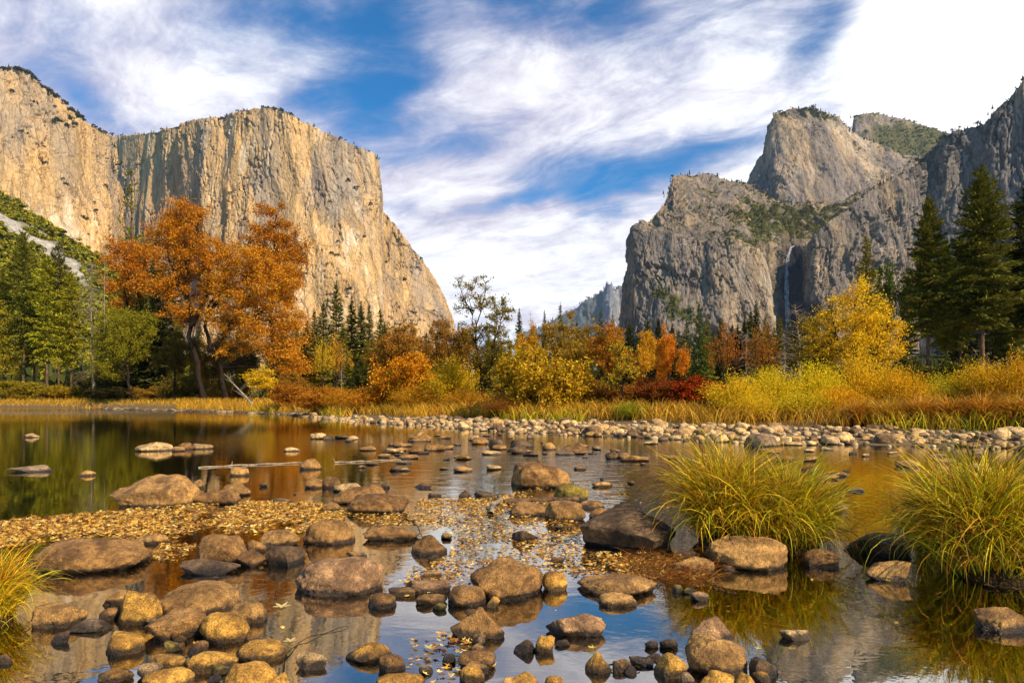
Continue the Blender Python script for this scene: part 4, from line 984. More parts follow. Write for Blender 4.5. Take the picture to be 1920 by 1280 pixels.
def broadleaf(seed, trunks, lobes, nclump, nleaf, leaf, spread=1.0, twig=4, gap=0.35, base_r=0.22, bark='bark_dark', asp=0.6, flat=0.75):
    """trunks: list of polylines from the ground; lobes: ellipsoids (cx,cy,cz,rx,ry,rz) the crown's clumps fill. Returns trunk mesh, crown mesh"""
    rng = np.random.default_rng(seed); G_ = Geo(); TP = []
    for j, tp in enumerate(trunks):
        tp = np.asarray(tp, float); n = 14; p = resample(tp, n); p = blur(p, 0, 2); p[1:] += rng.normal(size=(n - 1, 3)) * 0.009 * np.linalg.norm(tp[-1] - tp[0]) * np.array([1, 1, 0])
        r = base_r * (1 if j == 0 else 0.75) * np.linspace(1, 0.16, n) ** 0.85; r[0] *= 1.35; G_.tube(p, r, 8)
        TP += [(p[i], r[i]) for i in range(3, n)]
    L = np.array(lobes, float); vol = L[:, 3] * L[:, 4] * L[:, 5]; pick = rng.choice(len(L), nclump * 6, p=vol / vol.sum())
    d = rng.normal(size=(nclump * 6, 3)); d /= np.linalg.norm(d, axis=1)[:, None]; rad = rng.random(nclump * 6) ** 0.45
    cand = L[pick, :3] + d * rad[:, None] * L[pick, 3:]
    sep = spread * 1.1 * (vol.sum() * 4.19 / nclump) ** (1 / 3) * 0.62; keep = []
    for c in cand:
        if len(keep) >= nclump: break
        if all(np.linalg.norm(c - k_) > sep for k_ in keep): keep.append(c)
    keep = np.array(keep); csz = sep * rng.uniform(0.6, 1.3, len(keep)) * (1 - gap * 0.3)
    tpp = np.array([t[0] for t in TP]); tpr = np.array([t[1] for t in TP]); per = max(8, nleaf // len(keep)); LC = []
    for c, s in zip(keep, csz):
        dd = np.linalg.norm(tpp - c, axis=1) + 1.6 * np.maximum(0, tpp[:, 2] - c[2] + 0.3); i = int(np.argmin(dd)); a = tpp[i]
        mid = a + (c - a) * 0.5 + np.array([0, 0, 0.12 * np.linalg.norm(c - a)]) + rng.normal(size=3) * 0.08 * np.linalg.norm(c - a)
        q = bez(a, mid, c, 6); G_.tube(q, np.linspace(max(0.3 * tpr[i], 0.018), 0.012, 6), 5)
        ends = []
        for t in range(twig):
            e = c + rng.normal(size=3) * s * np.array([0.75, 0.75, 0.6]) + np.array([0, 0, 0.1 * s]); ends.append(e)
            G_.tube(bez(q[3], c + (e - c) * 0.3, e, 4), [0.014, 0.011, 0.008, 0.004], 3)
        ends = np.array(ends + [c]); m = int(per * (s / csz.mean()) ** 2 * rng.uniform(0.6, 1.25))
        k_ = rng.integers(len(ends), size=m); t = rng.random(m)[:, None] ** 0.6
        LC.append(c + (ends[k_] - c) * t + rng.normal(size=(m, 3)) * s * np.array([0.33, 0.33, 0.33 * flat]))
    cen = np.concatenate(LC); V, Q = leaf_cards(rng, cen, rng.uniform(0.6, 1.3, len(cen)) * leaf, asp, 0.5)
    return G_.mesh('trunk', M[bark]), make_mesh('crown', V, [Q], M['leaf'], False)


def conifer(seed, h=25.0, z0=0.08, R=0.16, whorls=46, per=6, density=13.0, droop=0.25, rough=0.25, bark='bark_red', size=0.55, top=0.75):
    rng = np.random.default_rng(seed); G_ = Geo(); n = 12
    p = np.stack([np.cumsum(rng.normal(size=n)) * 0.02, np.cumsum(rng.normal(size=n)) * 0.02, np.linspace(0, h, n)], 1); p[0, :2] = 0
    G_.tube(p, h * 0.0135 * np.linspace(1, 0.06, n) ** 0.9, 8); cen = []; dr = []; sz = []
    for w in range(whorls):
        t = w / (whorls - 1); z = h * (z0 + (0.985 - z0) * t ** 0.93); ph = rng.uniform(0, 6.28)
        prof = (1 - t) ** top * (0.55 + 0.45 * min(1, t / 0.16)) + 0.03
        for b in range(per):
            if rng.random() < rough * 0.6: continue
            L_ = h * R * prof * rng.uniform(1 - rough * 1.5, 1 + rough * 0.7); a = ph + b / per * 6.28 + rng.normal() * 0.25
            dirv = np.array([math.cos(a), math.sin(a), 0.5 * t - droop * (1 - t) + rng.normal() * 0.12]); zz = z + rng.normal() * h * 0.006
            o = np.array([np.interp(zz, p[:, 2], p[:, 0]), np.interp(zz, p[:, 2], p[:, 1]), zz])
            G_.tube([o, o + dirv * L_ * 0.55, o + dirv * L_ + np.array([0, 0, 0.05 * L_])], [0.035 * h / 25, 0.022 * h / 25, 0.006], 3)
            m = max(3, int(L_ * density * rng.uniform(0.7, 1.2))); s = rng.random(m) ** 0.7
            side = np.array([-math.sin(a), math.cos(a), 0]); wd = rng.normal(size=m) * 0.30 * L_ * (1.05 - s * 0.75)
            cc = o + dirv * (s * L_)[:, None] + side * wd[:, None] + np.array([0, 0, 1]) * (0.06 * L_ * s ** 2 + rng.normal(size=m) * 0.10 - 0.10 * np.abs(wd))[:, None]
            cen.append(cc); dr.append(dirv * 0.9 + side * np.sign(wd)[:, None] * 0.7 + rng.normal(size=(m, 3)) * 0.25); sz.append(rng.uniform(0.6, 1.25, m) * size * (0.55 + 0.45 * prof))
    cen, dr, sz = np.concatenate(cen), np.concatenate(dr), np.concatenate(sz); dr /= np.linalg.norm(dr, axis=1)[:, None]
    V, Q = leaf_cards(rng, cen, sz, 0.26, 0.9, dr, 0.25)
    return G_.mesh('trunk', M[bark]), make_mesh('crown', V, [Q], M['needle'], False)


def shrub(seed, w=3.0, h=2.0, stems=80, nleaf=7000, leaf=0.07, lean=1.0, asp=0.3, bare=0.25, up=0.0, rag=0.25):
    """many stems arching out of one stool, narrow leaves along them"""
    rng = np.random.default_rng(seed); G_ = Geo(); cen = []; dr = []
    for i in range(stems):
        a = rng.uniform(0, 6.28); r = rng.random() ** 0.6; o = np.array([math.cos(a), math.sin(a), 0]) * r * w * 0.16; o[2] = -0.05
        L_ = h * rng.uniform(1 - rag * 1.6, 1.0 + rag * 0.3) * (1 - 0.38 * r ** 2); out = r * lean * w * 0.5 * rng.uniform(0.7, 1.05)
        e = o + np.array([math.cos(a) * out, math.sin(a) * out, L_]); mid = o + np.array([math.cos(a) * out * 0.35, math.sin(a) * out * 0.35, L_ * 0.75]) + rng.normal(size=3) * 0.06 * h
        q = bez(o, mid, e, 8); G_.tube(q, np.linspace(0.016, 0.004, 8) * h / 2, 4)
        m = int(nleaf / stems * rng.uniform(0.5, 1.4)); t = bare + (1 - bare) * rng.random(m) ** 0.75
        pos = np.stack([np.interp(t * 7, np.arange(8), q[:, c]) for c in range(3)], 1); tg = e - mid; tg /= np.linalg.norm(tg)
        cen.append(pos + rng.normal(size=(m, 3)) * 0.085 * h * (0.35 + t)[:, None]); dr.append(np.repeat(tg[None] * 0.9 + np.array([[0, 0, up]]), m, 0))
    cen = np.concatenate(cen); cen[:, 2] = np.maximum(cen[:, 2], 0.04); V, Q = leaf_cards(rng, cen, rng.uniform(0.6, 1.3, len(cen)) * leaf, asp, 0.4, np.concatenate(dr), 0.75)
    return G_.mesh('stems', M['bark_dark']), make_mesh('foliage', V, [Q], M['leaf'], False)


def bare_tree(seed, trunk, nb, reach, droop, r=0.12, bark='bark_grey', sub=5):
    rng = np.random.default_rng(seed); G_ = Geo(); n = 12; p = resample(np.asarray(trunk, float), n); G_.tube(p, np.linspace(r, r * 0.12, n), 7); B = Geo(); h = p[-1][2] - p[0][2]
    for i in range(nb):
        t = rng.uniform(0.18, 0.98); o = np.array([np.interp(t * (n - 1), np.arange(n), p[:, c]) for c in range(3)]); a = rng.uniform(0, 6.28); L_ = reach * (1.1 - 0.8 * t) * rng.uniform(0.4, 1.1)
        e = o + np.array([math.cos(a) * L_, math.sin(a) * L_, -droop * L_ + rng.normal() * 0.15 * L_]); q = bez(o, (o + e) / 2 + np.array([0, 0, 0.18 * L_]), e, 6); B.tube(q, np.linspace(0.03, 0.006, 6) * max(1, r / 0.12), 4)
        for s in range(sub):
            k_ = rng.integers(2, 6); e2 = q[k_] + (rng.normal(size=3) * np.array([0.3, 0.3, 0.22]) + np.array([0, 0, -0.3 * droop])) * L_; B.tube([q[k_], (q[k_] + e2) / 2 + rng.normal(size=3) * 0.04 * L_, e2], [0.011, 0.008, 0.004], 3)
    return G_.mesh('trunk', M[bark]), B.mesh('branches', M[bark])


def place(meshes, names, u, Y, vt, wpx, label, cat, group, kindname, color, vb=None, proto_w=None, proto_h=None, rz=None, flip=False):
    """stand a thing at column u, depth Y so that its top shows at row vt; wpx is its breadth in photo pixels"""
    if Y < 62 and u > 900: Y *= 0.86
    Y0 = Y; off = 4.0 if (u > 700 or Y0 > 84) else max(2.0, (Y0 - 48) * 0.9 + 3)
    for _ in range(8):
        x = (u - 960) / F * Y
        if Y < shore(x) + off: Y = 0.4 * Y + 0.6 * (shore(x) + off + 1)
    x = (u - 960) / F * Y; z = gz(x, Y) - 0.05
    if vb is not None: z = EYE - (vb - HZ) / F * Y
    H = EYE - (vt - HZ) / F * Y - z; Wd = wpx / F * Y
    e = empty(kindname, (x, Y, z), label, cat, group); e.scale = (Wd / proto_w, Wd / proto_w, H / proto_h); e.rotation_euler[2] = rz if rz is not None else PR.uniform(0, 6.28)
    for me, nm in zip(meshes, names):
        o = link(nm, me, e)
        if nm in ('crown', 'foliage', 'blades', 'branches'): o.color = (*color, 1)
    return e


PR = random.Random(5)
def extent(me):
    V = np.empty(len(me.vertices) * 3, np.float32); me.vertices.foreach_get('co', V); V = V.reshape(-1, 3)
    return 2 * np.percentile(np.abs(V[:, :2]).max(1), 97), np.percentile(V[:, 2], 99.6)


def kit(pair): return pair, extent(pair[1])


FIR = [kit(conifer(100 + i, R=0.15, z0=0.05)) for i in range(3)]
SLIM = [kit(conifer(110 + i, R=0.105, z0=0.06, whorls=52, density=16)) for i in range(2)]
PINE = [kit(conifer(120 + i, R=0.165, z0=0.34, whorls=60, per=8, density=46, droop=0.26, rough=0.42, size=0.32, top=0.66)) for i in range(3)]
GAUNT = [kit(conifer(130 + i, R=0.15, z0=0.12, whorls=26, per=4, density=20, droop=0.1, rough=0.6, size=0.36, top=0.5)) for i in range(2)]
GREENPINE = [kit(conifer(140 + i, h=18, R=0.185, z0=0.30, whorls=40, per=6, density=34, droop=0.32, rough=0.5, size=0.34, top=0.5)) for i in range(3)]


def oak(seed, n=60, leaves=15000, leaf=0.13, tall=1.0):
    rng = np.random.default_rng(seed); lb = [(0, 0, 7.2, 2.6, 2.6, 3.0)] + [(rng.normal() * 2.2, rng.normal() * 2.2, rng.uniform(4.6, 8.2), rng.uniform(1.3, 2.2), rng.uniform(1.3, 2.2), rng.uniform(1.2, 2.0)) for _ in range(6)]
    return kit(broadleaf(seed, [[(0, 0, 0), (0.2, 0.1, 2.5), (0.1, 0, 5), (0.3, 0.1, 8.5)], [(0, 0, 2.2), (-0.9, 0.3, 4.5), (-1.6, 0.3, 7)], [(0, 0, 2.6), (1.2, -0.4, 4.6), (2.0, -0.3, 6.6)]], lb, n, leaves, leaf))


OAK = [oak(150 + i) for i in range(4)]
SPARSE = [oak(160 + i, 46, 2600, 0.13) for i in range(2)]
WILLOW = [kit(shrub(170 + i, 3.2, 2.2, 100, 14000, 0.056)) for i in range(4)]
BROOM = [kit(shrub(180 + i, 2.6, 2.2, 110, 7500, 0.085, 0.8, 0.22, 0.12, 0.3, 0.35)) for i in range(3)]
ROUND = [kit(broadleaf(190 + i, [[(0, 0, 0), (0.1, 0, 0.6), (0.2, 0.1, 1.4)], [(0, 0, 0), (-0.4, 0.1, 0.7), (-0.7, 0, 1.3)], [(0, 0, 0), (0.4, -0.2, 0.8), (0.8, 0, 1.3)]], [(0, 0, 1.15, 1.25, 1.2, 0.95), (-0.7, 0, 0.9, 0.8, 0.8, 0.75), (0.7, 0.1, 0.95, 0.8, 0.8, 0.8)], 46, 14000, 0.052, base_r=0.07)) for i in range(3)]

ORANGE, RUST, GOLD, YELLOW, LIME = (0.56, 0.205, 0.013), (0.42, 0.11, 0.014), (0.56, 0.29, 0.018), (0.66, 0.44, 0.020), (0.30, 0.27, 0.022)
OLIVE, PINEG, BRIGHTG, DARKG, RED, BROWN, FIRG = (0.22, 0.16, 0.016), (0.20, 0.175, 0.020), (0.19, 0.19, 0.012), (0.065, 0.068, 0.014), (0.36, 0.055, 0.010), (0.32, 0.15, 0.022), (0.105, 0.115, 0.020)
TC = ('trunk', 'crown'); SF = ('stems', 'foliage')


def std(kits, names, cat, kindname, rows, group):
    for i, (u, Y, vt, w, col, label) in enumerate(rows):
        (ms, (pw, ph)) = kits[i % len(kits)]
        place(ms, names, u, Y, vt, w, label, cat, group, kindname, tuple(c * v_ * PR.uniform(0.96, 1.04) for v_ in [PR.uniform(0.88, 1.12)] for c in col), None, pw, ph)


# tall conifers on the right
std(PINE, TC, 'pine tree', 'pine_tree', [
    (1740, 74, 375, 76, (0.135, 0.125, 0.017), 'tall pine with long bare lower trunk, just right of the big yellow tree'),
    (1842, 72, 320, 108, (0.135, 0.125, 0.017), 'tallest and broadest pine of the right-hand grove'),
    (1934, 74, 345, 110, DARKG, 'dark pine cut by the right edge of the frame'),
    (1888, 96, 478, 62, FIRG, 'smaller pine between the tallest pine and the right edge'),
    (1772, 102, 452, 46, BRIGHTG, 'bright green pine close behind the tall bare-trunked pine'),
    (1800, 98, 446, 46, (0.135, 0.125, 0.017), 'slender pine standing left of the tallest pine')], 'pines of the right grove')
std(FIR, TC, 'fir tree', 'fir_tree', [
    (1626, 92, 446, 70, PINEG, 'lone pointed fir rising behind the big yellow tree'),
    (1700, 112, 540, 58, DARKG, 'dark fir left of the bare-trunked pine, low in the grove'), (1822, 116, 520, 60, DARKG, 'dark fir filling the gap left of the tallest pine'),
    (1862, 118, 540, 66, DARKG, 'dark fir behind the right flank of the tallest pine'), (1908, 112, 500, 66, FIRG, 'green fir near the right edge behind the others'),
    (1784, 120, 560, 60, DARKG, 'lowest dark fir behind the slender pine')], 'firs of the right grove')
BELT = [(190, 600), (215, 625), (285, 560), (335, 590), (372, 610), (418, 600), (448, 610), (530, 600), (556, 590), (570, 620), (722, 606), (742, 622), (772, 612), (800, 626), (860, 610), (915, 622), (1000, 612), (1082, 606), (1104, 618), (1160, 612), (1196, 626), (1236, 600), (1272, 622), (1326, 596), (1352, 600), (1384, 612), (1408, 588), (1436, 596), (1452, 616), (1480, 600), (1508, 610), (1530, 590), (1556, 572)]
std(SLIM + FIR, TC, 'fir tree', 'fir_tree', [(u, 112 + (i * 7) % 20, vt, 30 + (i * 5) % 14, (FIRG, DARKG, FIRG, PINEG)[i % 4], 'one of the dark firs in the belt of woods behind the shore trees') for i, (u, vt) in enumerate(BELT)], 'dark firs behind the shore trees')
std(OAK[1:3], TC, 'tree', 'green_tree', [(1660, 98, 498, 78, (0.075, 0.115, 0.014), 'round bright green tree beside the lone pointed fir')], None)
# conifers left of centre, against the golden wall
std(FIR + SLIM, TC, 'fir tree', 'fir_tree', [
    (590, 118, 585, 44, FIRG, 'leftmost dark fir against the golden wall, next to the orange oak'), (607, 110, 572, 44, FIRG, 'second dark fir from the orange oak'),
    (630, 104, 533, 48, FIRG, 'tallest fir in front of the golden wall'), (659, 112, 560, 42, FIRG, 'fir right of the tallest one in front of the golden wall'),
    (676, 116, 568, 34, FIRG, 'narrow fir in the middle of the group before the golden wall'), (692, 118, 574, 34, FIRG, 'narrow fir near the right end of the group before the golden wall'),
    (713, 110, 584, 40, FIRG, 'last fir on the right of the group before the golden wall'), (644, 96, 612, 44, BRIGHTG, 'low bright green fir beneath the tallest fir')], 'firs before the golden wall')
# conifers in the gap and below the waterfall buttress
std(SLIM + FIR, TC, 'fir tree', 'fir_tree', [
    (974, 130, 582, 26, FIRG, 'slim fir against the sky right of the tall sparse tree'), (1021, 132, 586, 20, FIRG, 'small slim fir against the sky in the gap'),
    (1050, 128, 573, 28, FIRG, 'taller fir against the sky in the gap'), (1127, 130, 585, 26, FIRG, 'left fir of two in front of the blue ridge'),
    (1149, 132, 588, 22, FIRG, 'right fir of two in front of the blue ridge'), (1180, 126, 606, 40, FIRG, 'fir at the foot of the right buttress beside its left edge'),
    (1215, 124, 604, 44, FIRG, 'second fir at the foot of the right buttress'), (1311, 112, 571, 36, (0.085, 0.115, 0.018), 'bright pointed fir in front of the right buttress'),
    (1288, 120, 606, 34, FIRG, 'dark fir left of the bright pointed one'), (1338, 122, 618, 36, FIRG, 'dark fir right of the bright pointed one'),
    (1418, 124, 567, 28, DARKG, 'slim dark fir left of the waterfall foot'), (1395, 126, 600, 36, FIRG, 'fir between two rust-topped oaks'),
    (1462, 120, 598, 42, PINEG, 'fir directly below the waterfall'), (1440, 130, 612, 40, DARKG, 'dark low fir left of the one below the waterfall'), (1490, 126, 610, 46, DARKG, 'dark low fir right of the one below the waterfall'),
    (1260, 128, 612, 40, DARKG, 'dark fir behind the small orange tree'), (1372, 130, 612, 40, DARKG, 'dark fir behind the left rust-topped oak')], 'firs along the foot of the right cliffs')
# pines of the left bank
std(GREENPINE, TC, 'pine tree', 'pine_tree', [
    (44, 64, 436, 60, (0.14, 0.13, 0.016), 'tall dark pine near the left edge'), (88, 62, 482, 56, (0.27, 0.25, 0.016), 'bright green pine with a leaning trunk, left group'),
    (134, 66, 512, 52, (0.31, 0.27, 0.016), 'bright green pine on the right of the left group'), (6, 70, 505, 58, (0.20, 0.18, 0.017), 'pine cut by the left edge of the frame'), (64, 74, 530, 50, (0.15, 0.16, 0.018), 'shorter pine between the dark one and the leaning one'),
    (110, 80, 460, 46, (0.085, 0.08, 0.015), 'dark pine rising behind the bright green ones')], 'pines of the left bank')
std(GAUNT, TC, 'pine tree', 'pine_tree', [(246, 82, 318, 90, PINEG, 'gaunt thin pine standing highest against the golden wall'), (270, 76, 440, 70, PINEG, 'thin dark pine between the gaunt one and the first orange oak')], None)
std(FIR[1:], TC, 'fir tree', 'fir_tree', [(306, 70, 500, 84, (0.06, 0.06, 0.013), 'dark shaded fir with thick trunk left of the first orange oak'), (287, 70, 486, 46, DARKG, 'narrow dark fir half hidden behind the orange crowns, left of the dark curved trunk'), (262, 74, 545, 70, DARKG, 'dark fir behind the lime-green leaning tree'), (575, 76, 605, 70, OLIVE, 'olive low tree at the right foot of the orange oaks')], None)

# the two great orange oaks and their companions
def hero(name, u, Y, trunks, lobes, color, label, seed, nclump, nleaf, leaf, base_r, cat='tree', spread=1.0, gap=0.35, bark='bark_dark'):
    """trunk and lobe points given as photo columns and rows at depth Y (third value: metres nearer or farther)"""
    Y0 = Y
    if u > 900: Y *= 0.9
    for _ in range(8):
        x0 = (u - 960) / F * Y
        if Y < shore(x0) + (Y0 - 48) * 0.9 + 3: Y = 0.4 * Y + 0.6 * (shore(x0) + (Y0 - 48) * 0.9 + 4)
    k_ = Y / Y0; leaf *= k_; base_r *= k_; lobes = [(a, b, c * k_, d, e, f * k_) for a, b, c, d, e, f in lobes]
    x0 = (u - 960) / F * Y; z0 = gz(x0, Y) - 0.1
    loc = np.array([x0, Y, z0]); cv = lambda p: np.array(PX(p[0], p[1], Y)) + np.array([0, p[2] if len(p) > 2 else 0, 0]) - loc
    tr = [[cv(p) for p in t] for t in trunks]
    for t in tr[:1]: t[0][2] = 0
    lb = [(*cv((a, b, c)), 0.86 * rx / F * Y, 0.86 * rd, 0.86 * ry / F * Y) for a, b, c, rx, ry, rd in lobes]
    tm, cm = broadleaf(seed, tr, lb, nclump, nleaf, leaf, base_r=base_r, spread=spread, gap=gap, bark=bark)
    e = empty(name, tuple(loc), label, cat); link('trunk', tm, e); link('crown', cm, e, color=color); return e


hero('oak_tree', 384, 56, [[(384, 748), (366, 660), (356, 580), (350, 500), (346, 430)], [(360, 610), (385, 560), (400, 490)], [(352, 560), (325, 510), (312, 460)], [(349, 500), (368, 450), (372, 405)]],
     [(345, 430, 0, 46, 44, 3.0), (318, 455, 0, 34, 42, 2.6), (385, 480, 0, 38, 48, 2.8), (350, 510, 1, 62, 44, 3.2), (310, 540, 0, 34, 28, 2.2), (395, 545, 0, 30, 34, 2.2), (350, 400, 0, 30, 20, 2), (330, 580, 1, 40, 26, 2.4), (400, 500, 0, 30, 34, 2.2)],
     (0.52, 0.21, 0.015), 'great orange oak with a dark curved trunk, left one of two', 301, 95, 40000, 0.080, 0.25)
hero('oak_tree', 426, 58, [[(426, 745), (412, 690), (392, 640), (376, 605), (398, 560), (440, 500)], [(400, 655), (440, 600), (480, 540), (500, 490)], [(436, 605), (470, 600), (520, 560)], [(392, 590), (420, 540), (430, 490)]],
     [(470, 500, 0, 60, 42, 3.4), (520, 540, 0, 50, 55, 3.2), (455, 570, 0, 50, 50, 3), (540, 600, 0, 34, 46, 2.6), (490, 620, 0, 60, 36, 3), (435, 530, 0, 30, 44, 2.4), (430, 650, 0, 40, 26, 2), (510, 660, 0, 46, 26, 2), (550, 650, 0, 28, 34, 2.2), (415, 600, 0, 34, 30, 2), (545, 690, 0, 24, 20, 1.6)],
     (0.56, 0.245, 0.018), 'great orange oak with forked leaning trunk, right one of two', 302, 115, 50000, 0.080, 0.23)
hero('oak_tree', 512, 68, [[(512, 742), (512, 600), (514, 480), (516, 400)]], [(512, 405, 0, 30, 30, 2.4), (515, 450, 0, 46, 40, 3), (545, 470, 0, 30, 34, 2.4), (485, 450, 0, 26, 30, 2.2), (515, 520, 0, 58, 50, 3.2)],
     (0.45, 0.175, 0.015), 'tall pointed orange oak rising behind the right great oak', 303, 80, 24000, 0.095, 0.26)
hero('oak_tree', 240, 72, [[(240, 745), (238, 640), (236, 540), (240, 480)]], [(240, 480, 0, 40, 28, 3), (222, 500, 0, 28, 34, 2.6), (262, 520, 0, 32, 46, 3), (275, 475, 0, 20, 26, 2), (225, 545, 0, 30, 36, 2.6)],
     (0.50, 0.185, 0.014), 'bright orange oak behind the lime-green leaning tree', 304, 60, 15000, 0.095, 0.22)
hero('willow_tree', 243, 60, [[(243, 748), (240, 690), (226, 640), (214, 600)], [(240, 680), (250, 630), (262, 590)]], [(222, 600, 0, 44, 26, 2.2), (205, 640, 0, 34, 40, 2), (240, 640, 0, 40, 46, 2.2), (262, 615, 0, 30, 34, 2), (205, 690, 0, 34, 30, 1.8)],
     (0.27, 0.235, 0.016), 'lime-green leaning tree beside the dark cut bank', 305, 100, 22000, 0.065, 0.14)
hero('shrub', 490, 52, [[(488, 760), (487, 740), (488, 715)], [(488, 745), (500, 725), (510, 710)]], [(490, 706, 0, 27, 20, 1.1), (478, 720, 0, 22, 18, 1), (505, 716, 0, 16, 18, 1)], (0.72, 0.47, 0.02), 'small bright yellow rounded tree beside the leaning bare trunk', 306, 45, 5500, 0.055, 0.08)
hero('birch_tree', 8, 64, [[(8, 748), (8, 660), (10, 590)]], [(6, 620, 0, 30, 46, 2), (14, 680, 0, 30, 44, 2), (0, 580, 0, 26, 20, 2)], (0.36, 0.28, 0.02), 'yellow-green broadleaf tree at the left edge of the frame', 307, 60, 8000, 0.07, 0.16)
# thin young trees at the centre, leaves sparse against the sky
hero('young_tree', 908, 42, [[(908, 742), (896, 660), (886, 600), (884, 560), (882, 528)], [(890, 620), (905, 575), (912, 530)], [(886, 590), (868, 555), (858, 528)]],
     [(882, 535, 0, 26, 16, 1.2), (862, 530, 0, 14, 10, 0.8), (908, 535, 0, 14, 20, 0.8), (890, 570, 0, 40, 22, 1.4), (885, 620, 0, 34, 30, 1.3), (900, 660, 0, 28, 26, 1.1)], (0.27, 0.18, 0.02), 'tallest thin young tree at centre with sparse leaves against the sky', 308, 60, 3800, 0.06, 0.06, 'tree', 0.85)
hero('young_tree', 922, 41, [[(922, 752), (922, 680), (928, 610), (932, 560)], [(924, 650), (940, 600), (950, 570)]], [(930, 565, 0, 24, 16, 1), (945, 585, 0, 18, 22, 0.9), (925, 610, 0, 30, 30, 1.1), (938, 660, 0, 32, 34, 1.1)],
     (0.25, 0.18, 0.02), 'second thin young tree, right of the tallest one at centre', 309, 55, 4200, 0.06, 0.06, 'tree', 0.85)
hero('young_tree', 1168, 34, [[(1168, 778), (1166, 720), (1160, 660)], [(1166, 730), (1178, 690), (1182, 655)]], [(1160, 660, 0, 26, 22, 0.9), (1178, 690, 0, 34, 26, 1), (1150, 710, 0, 30, 24, 1)], (0.44, 0.30, 0.02), 'thin yellow sapling in front of the red bushes', 310, 50, 2400, 0.05, 0.045, 'tree', 0.9)
# the big yellow tree on the right
hero('aspen_tree', 1600, 50, [[(1600, 720), (1602, 640), (1604, 560)], [(1600, 700), (1570, 640), (1560, 590)], [(1600, 690), (1640, 640), (1660, 590)]],
     [(1605, 560, 0, 46, 30, 2.4), (1600, 600, 0, 76, 30, 3), (1645, 620, 0, 50, 36, 2.6), (1555, 615, 0, 42, 34, 2.6), (1600, 650, 0, 100, 30, 3.2), (1680, 660, 0, 36, 28, 2), (1660, 590, 0, 24, 22, 1.6)],
     (0.76, 0.48, 0.018), 'big glowing yellow tree left of the tall pines', 311, 120, 20000, 0.07, 0.22)
hero('bush_tree', 1530, 54, [[(1530, 725), (1528, 660), (1530, 600)], [(1530, 700), (1550, 640), (1555, 600)]], [(1525, 610, 0, 26, 24, 2), (1520, 660, 0, 34, 36, 2.4), (1550, 680, 0, 40, 30, 2.4)], (0.30, 0.21, 0.025), 'olive half-bare tree on the left side of the big yellow tree', 312, 60, 5000, 0.07, 0.14)
# oaks in the middle distance
std(OAK, TC, 'oak tree', 'oak_tree', [
    (758, 92, 604, 110, (0.34, 0.17, 0.02), 'brown-gold oak right of the fir group at left of centre'), (826, 84, 600, 100, BROWN, 'dull brown oak behind the tall thin young tree'),
    (990, 84, 610, 110, GOLD, 'golden tree right of the thin young trees'), (1066, 86, 590, 130, (0.33, 0.20, 0.022), 'olive-gold oak in the middle, below the gap'),
    (1138, 80, 606, 104, (0.47, 0.20, 0.018), 'orange-gold oak right of the middle one'), (1212, 88, 622, 80, GOLD, 'small golden tree at the foot of the right buttress'),
    (1252, 72, 612, 88, ORANGE, 'small vivid orange tree standing clear of the others'), (940, 92, 625, 90, OLIVE, 'olive tree behind the second thin young tree'),
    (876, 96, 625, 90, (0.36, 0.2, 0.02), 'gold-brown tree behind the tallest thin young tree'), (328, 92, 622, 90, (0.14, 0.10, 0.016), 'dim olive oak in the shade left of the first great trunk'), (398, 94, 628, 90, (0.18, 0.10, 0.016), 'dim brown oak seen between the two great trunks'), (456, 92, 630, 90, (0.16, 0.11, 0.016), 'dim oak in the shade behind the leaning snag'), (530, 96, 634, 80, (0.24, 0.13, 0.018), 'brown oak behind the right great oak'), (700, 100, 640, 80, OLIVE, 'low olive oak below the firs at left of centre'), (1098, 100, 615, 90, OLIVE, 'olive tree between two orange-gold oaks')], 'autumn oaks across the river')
std(SPARSE, TC, 'oak tree', 'oak_tree', [(1362, 74, 606, 76, (0.40, 0.15, 0.022), 'left one of two rust-topped bare-limbed oaks below the waterfall buttress'), (1428, 74, 606, 86, (0.42, 0.16, 0.022), 'right one of two rust-topped bare-limbed oaks below the waterfall buttress'), (630, 70, 625, 60, GOLD, 'slim yellow tree in front of the firs'), (604, 66, 632, 44, YELLOW, 'slim yellow birch nearest the orange oaks')], None)

# shrubs along the far shore, left to right
std(ROUND, SF[:0] or ('stems', 'crown'), 'shrub', 'shrub', [
    (548, 48, 722, 84, (0.46, 0.17, 0.016), 'low red-orange bush at the left end of the shore thicket'), (606, 47, 726, 90, (0.48, 0.19, 0.016), 'second low red-orange bush on the left shore'),
    (684, 60, 678, 60, DARKG, 'small dark green bush below the firs'), (757, 44, 664, 112, (0.62, 0.25, 0.012), 'round vivid orange bush left of centre'),
    (1010, 37, 655, 178, (0.46, 0.285, 0.016), 'largest olive-yellow bush at centre of the far shore'),
    (1125, 38, 714, 100, (0.28, 0.11, 0.02), 'rust-brown bush right of the largest olive-yellow bush'), (1090, 40, 735, 70, (0.16, 0.06, 0.015), 'dark brown bush low beside the rust-brown one'),
    (1230, 36, 708, 110, (0.25, 0.075, 0.014), 'dark red-leaved bush with black shade beneath'), (1292, 35, 706, 116, RED, 'brightest red bush on the far shore'), (1345, 38, 715, 80, (0.36, 0.09, 0.016), 'small red bush behind the yellow thicket'),
    (1270, 40, 722, 90, (0.20, 0.12, 0.018), 'dull bush behind the red ones'), (1190, 42, 716, 80, (0.40, 0.19, 0.02), 'gold-brown bush behind the dark red-leaved bush'),
    (1150, 33, 765, 60, (0.16, 0.06, 0.014), 'dark low bush at the shore below the thin yellow sapling'), (1320, 33, 750, 70, (0.14, 0.05, 0.014), 'dark red low bush at the shore under the brightest red bush')], 'bushes of the far shore')
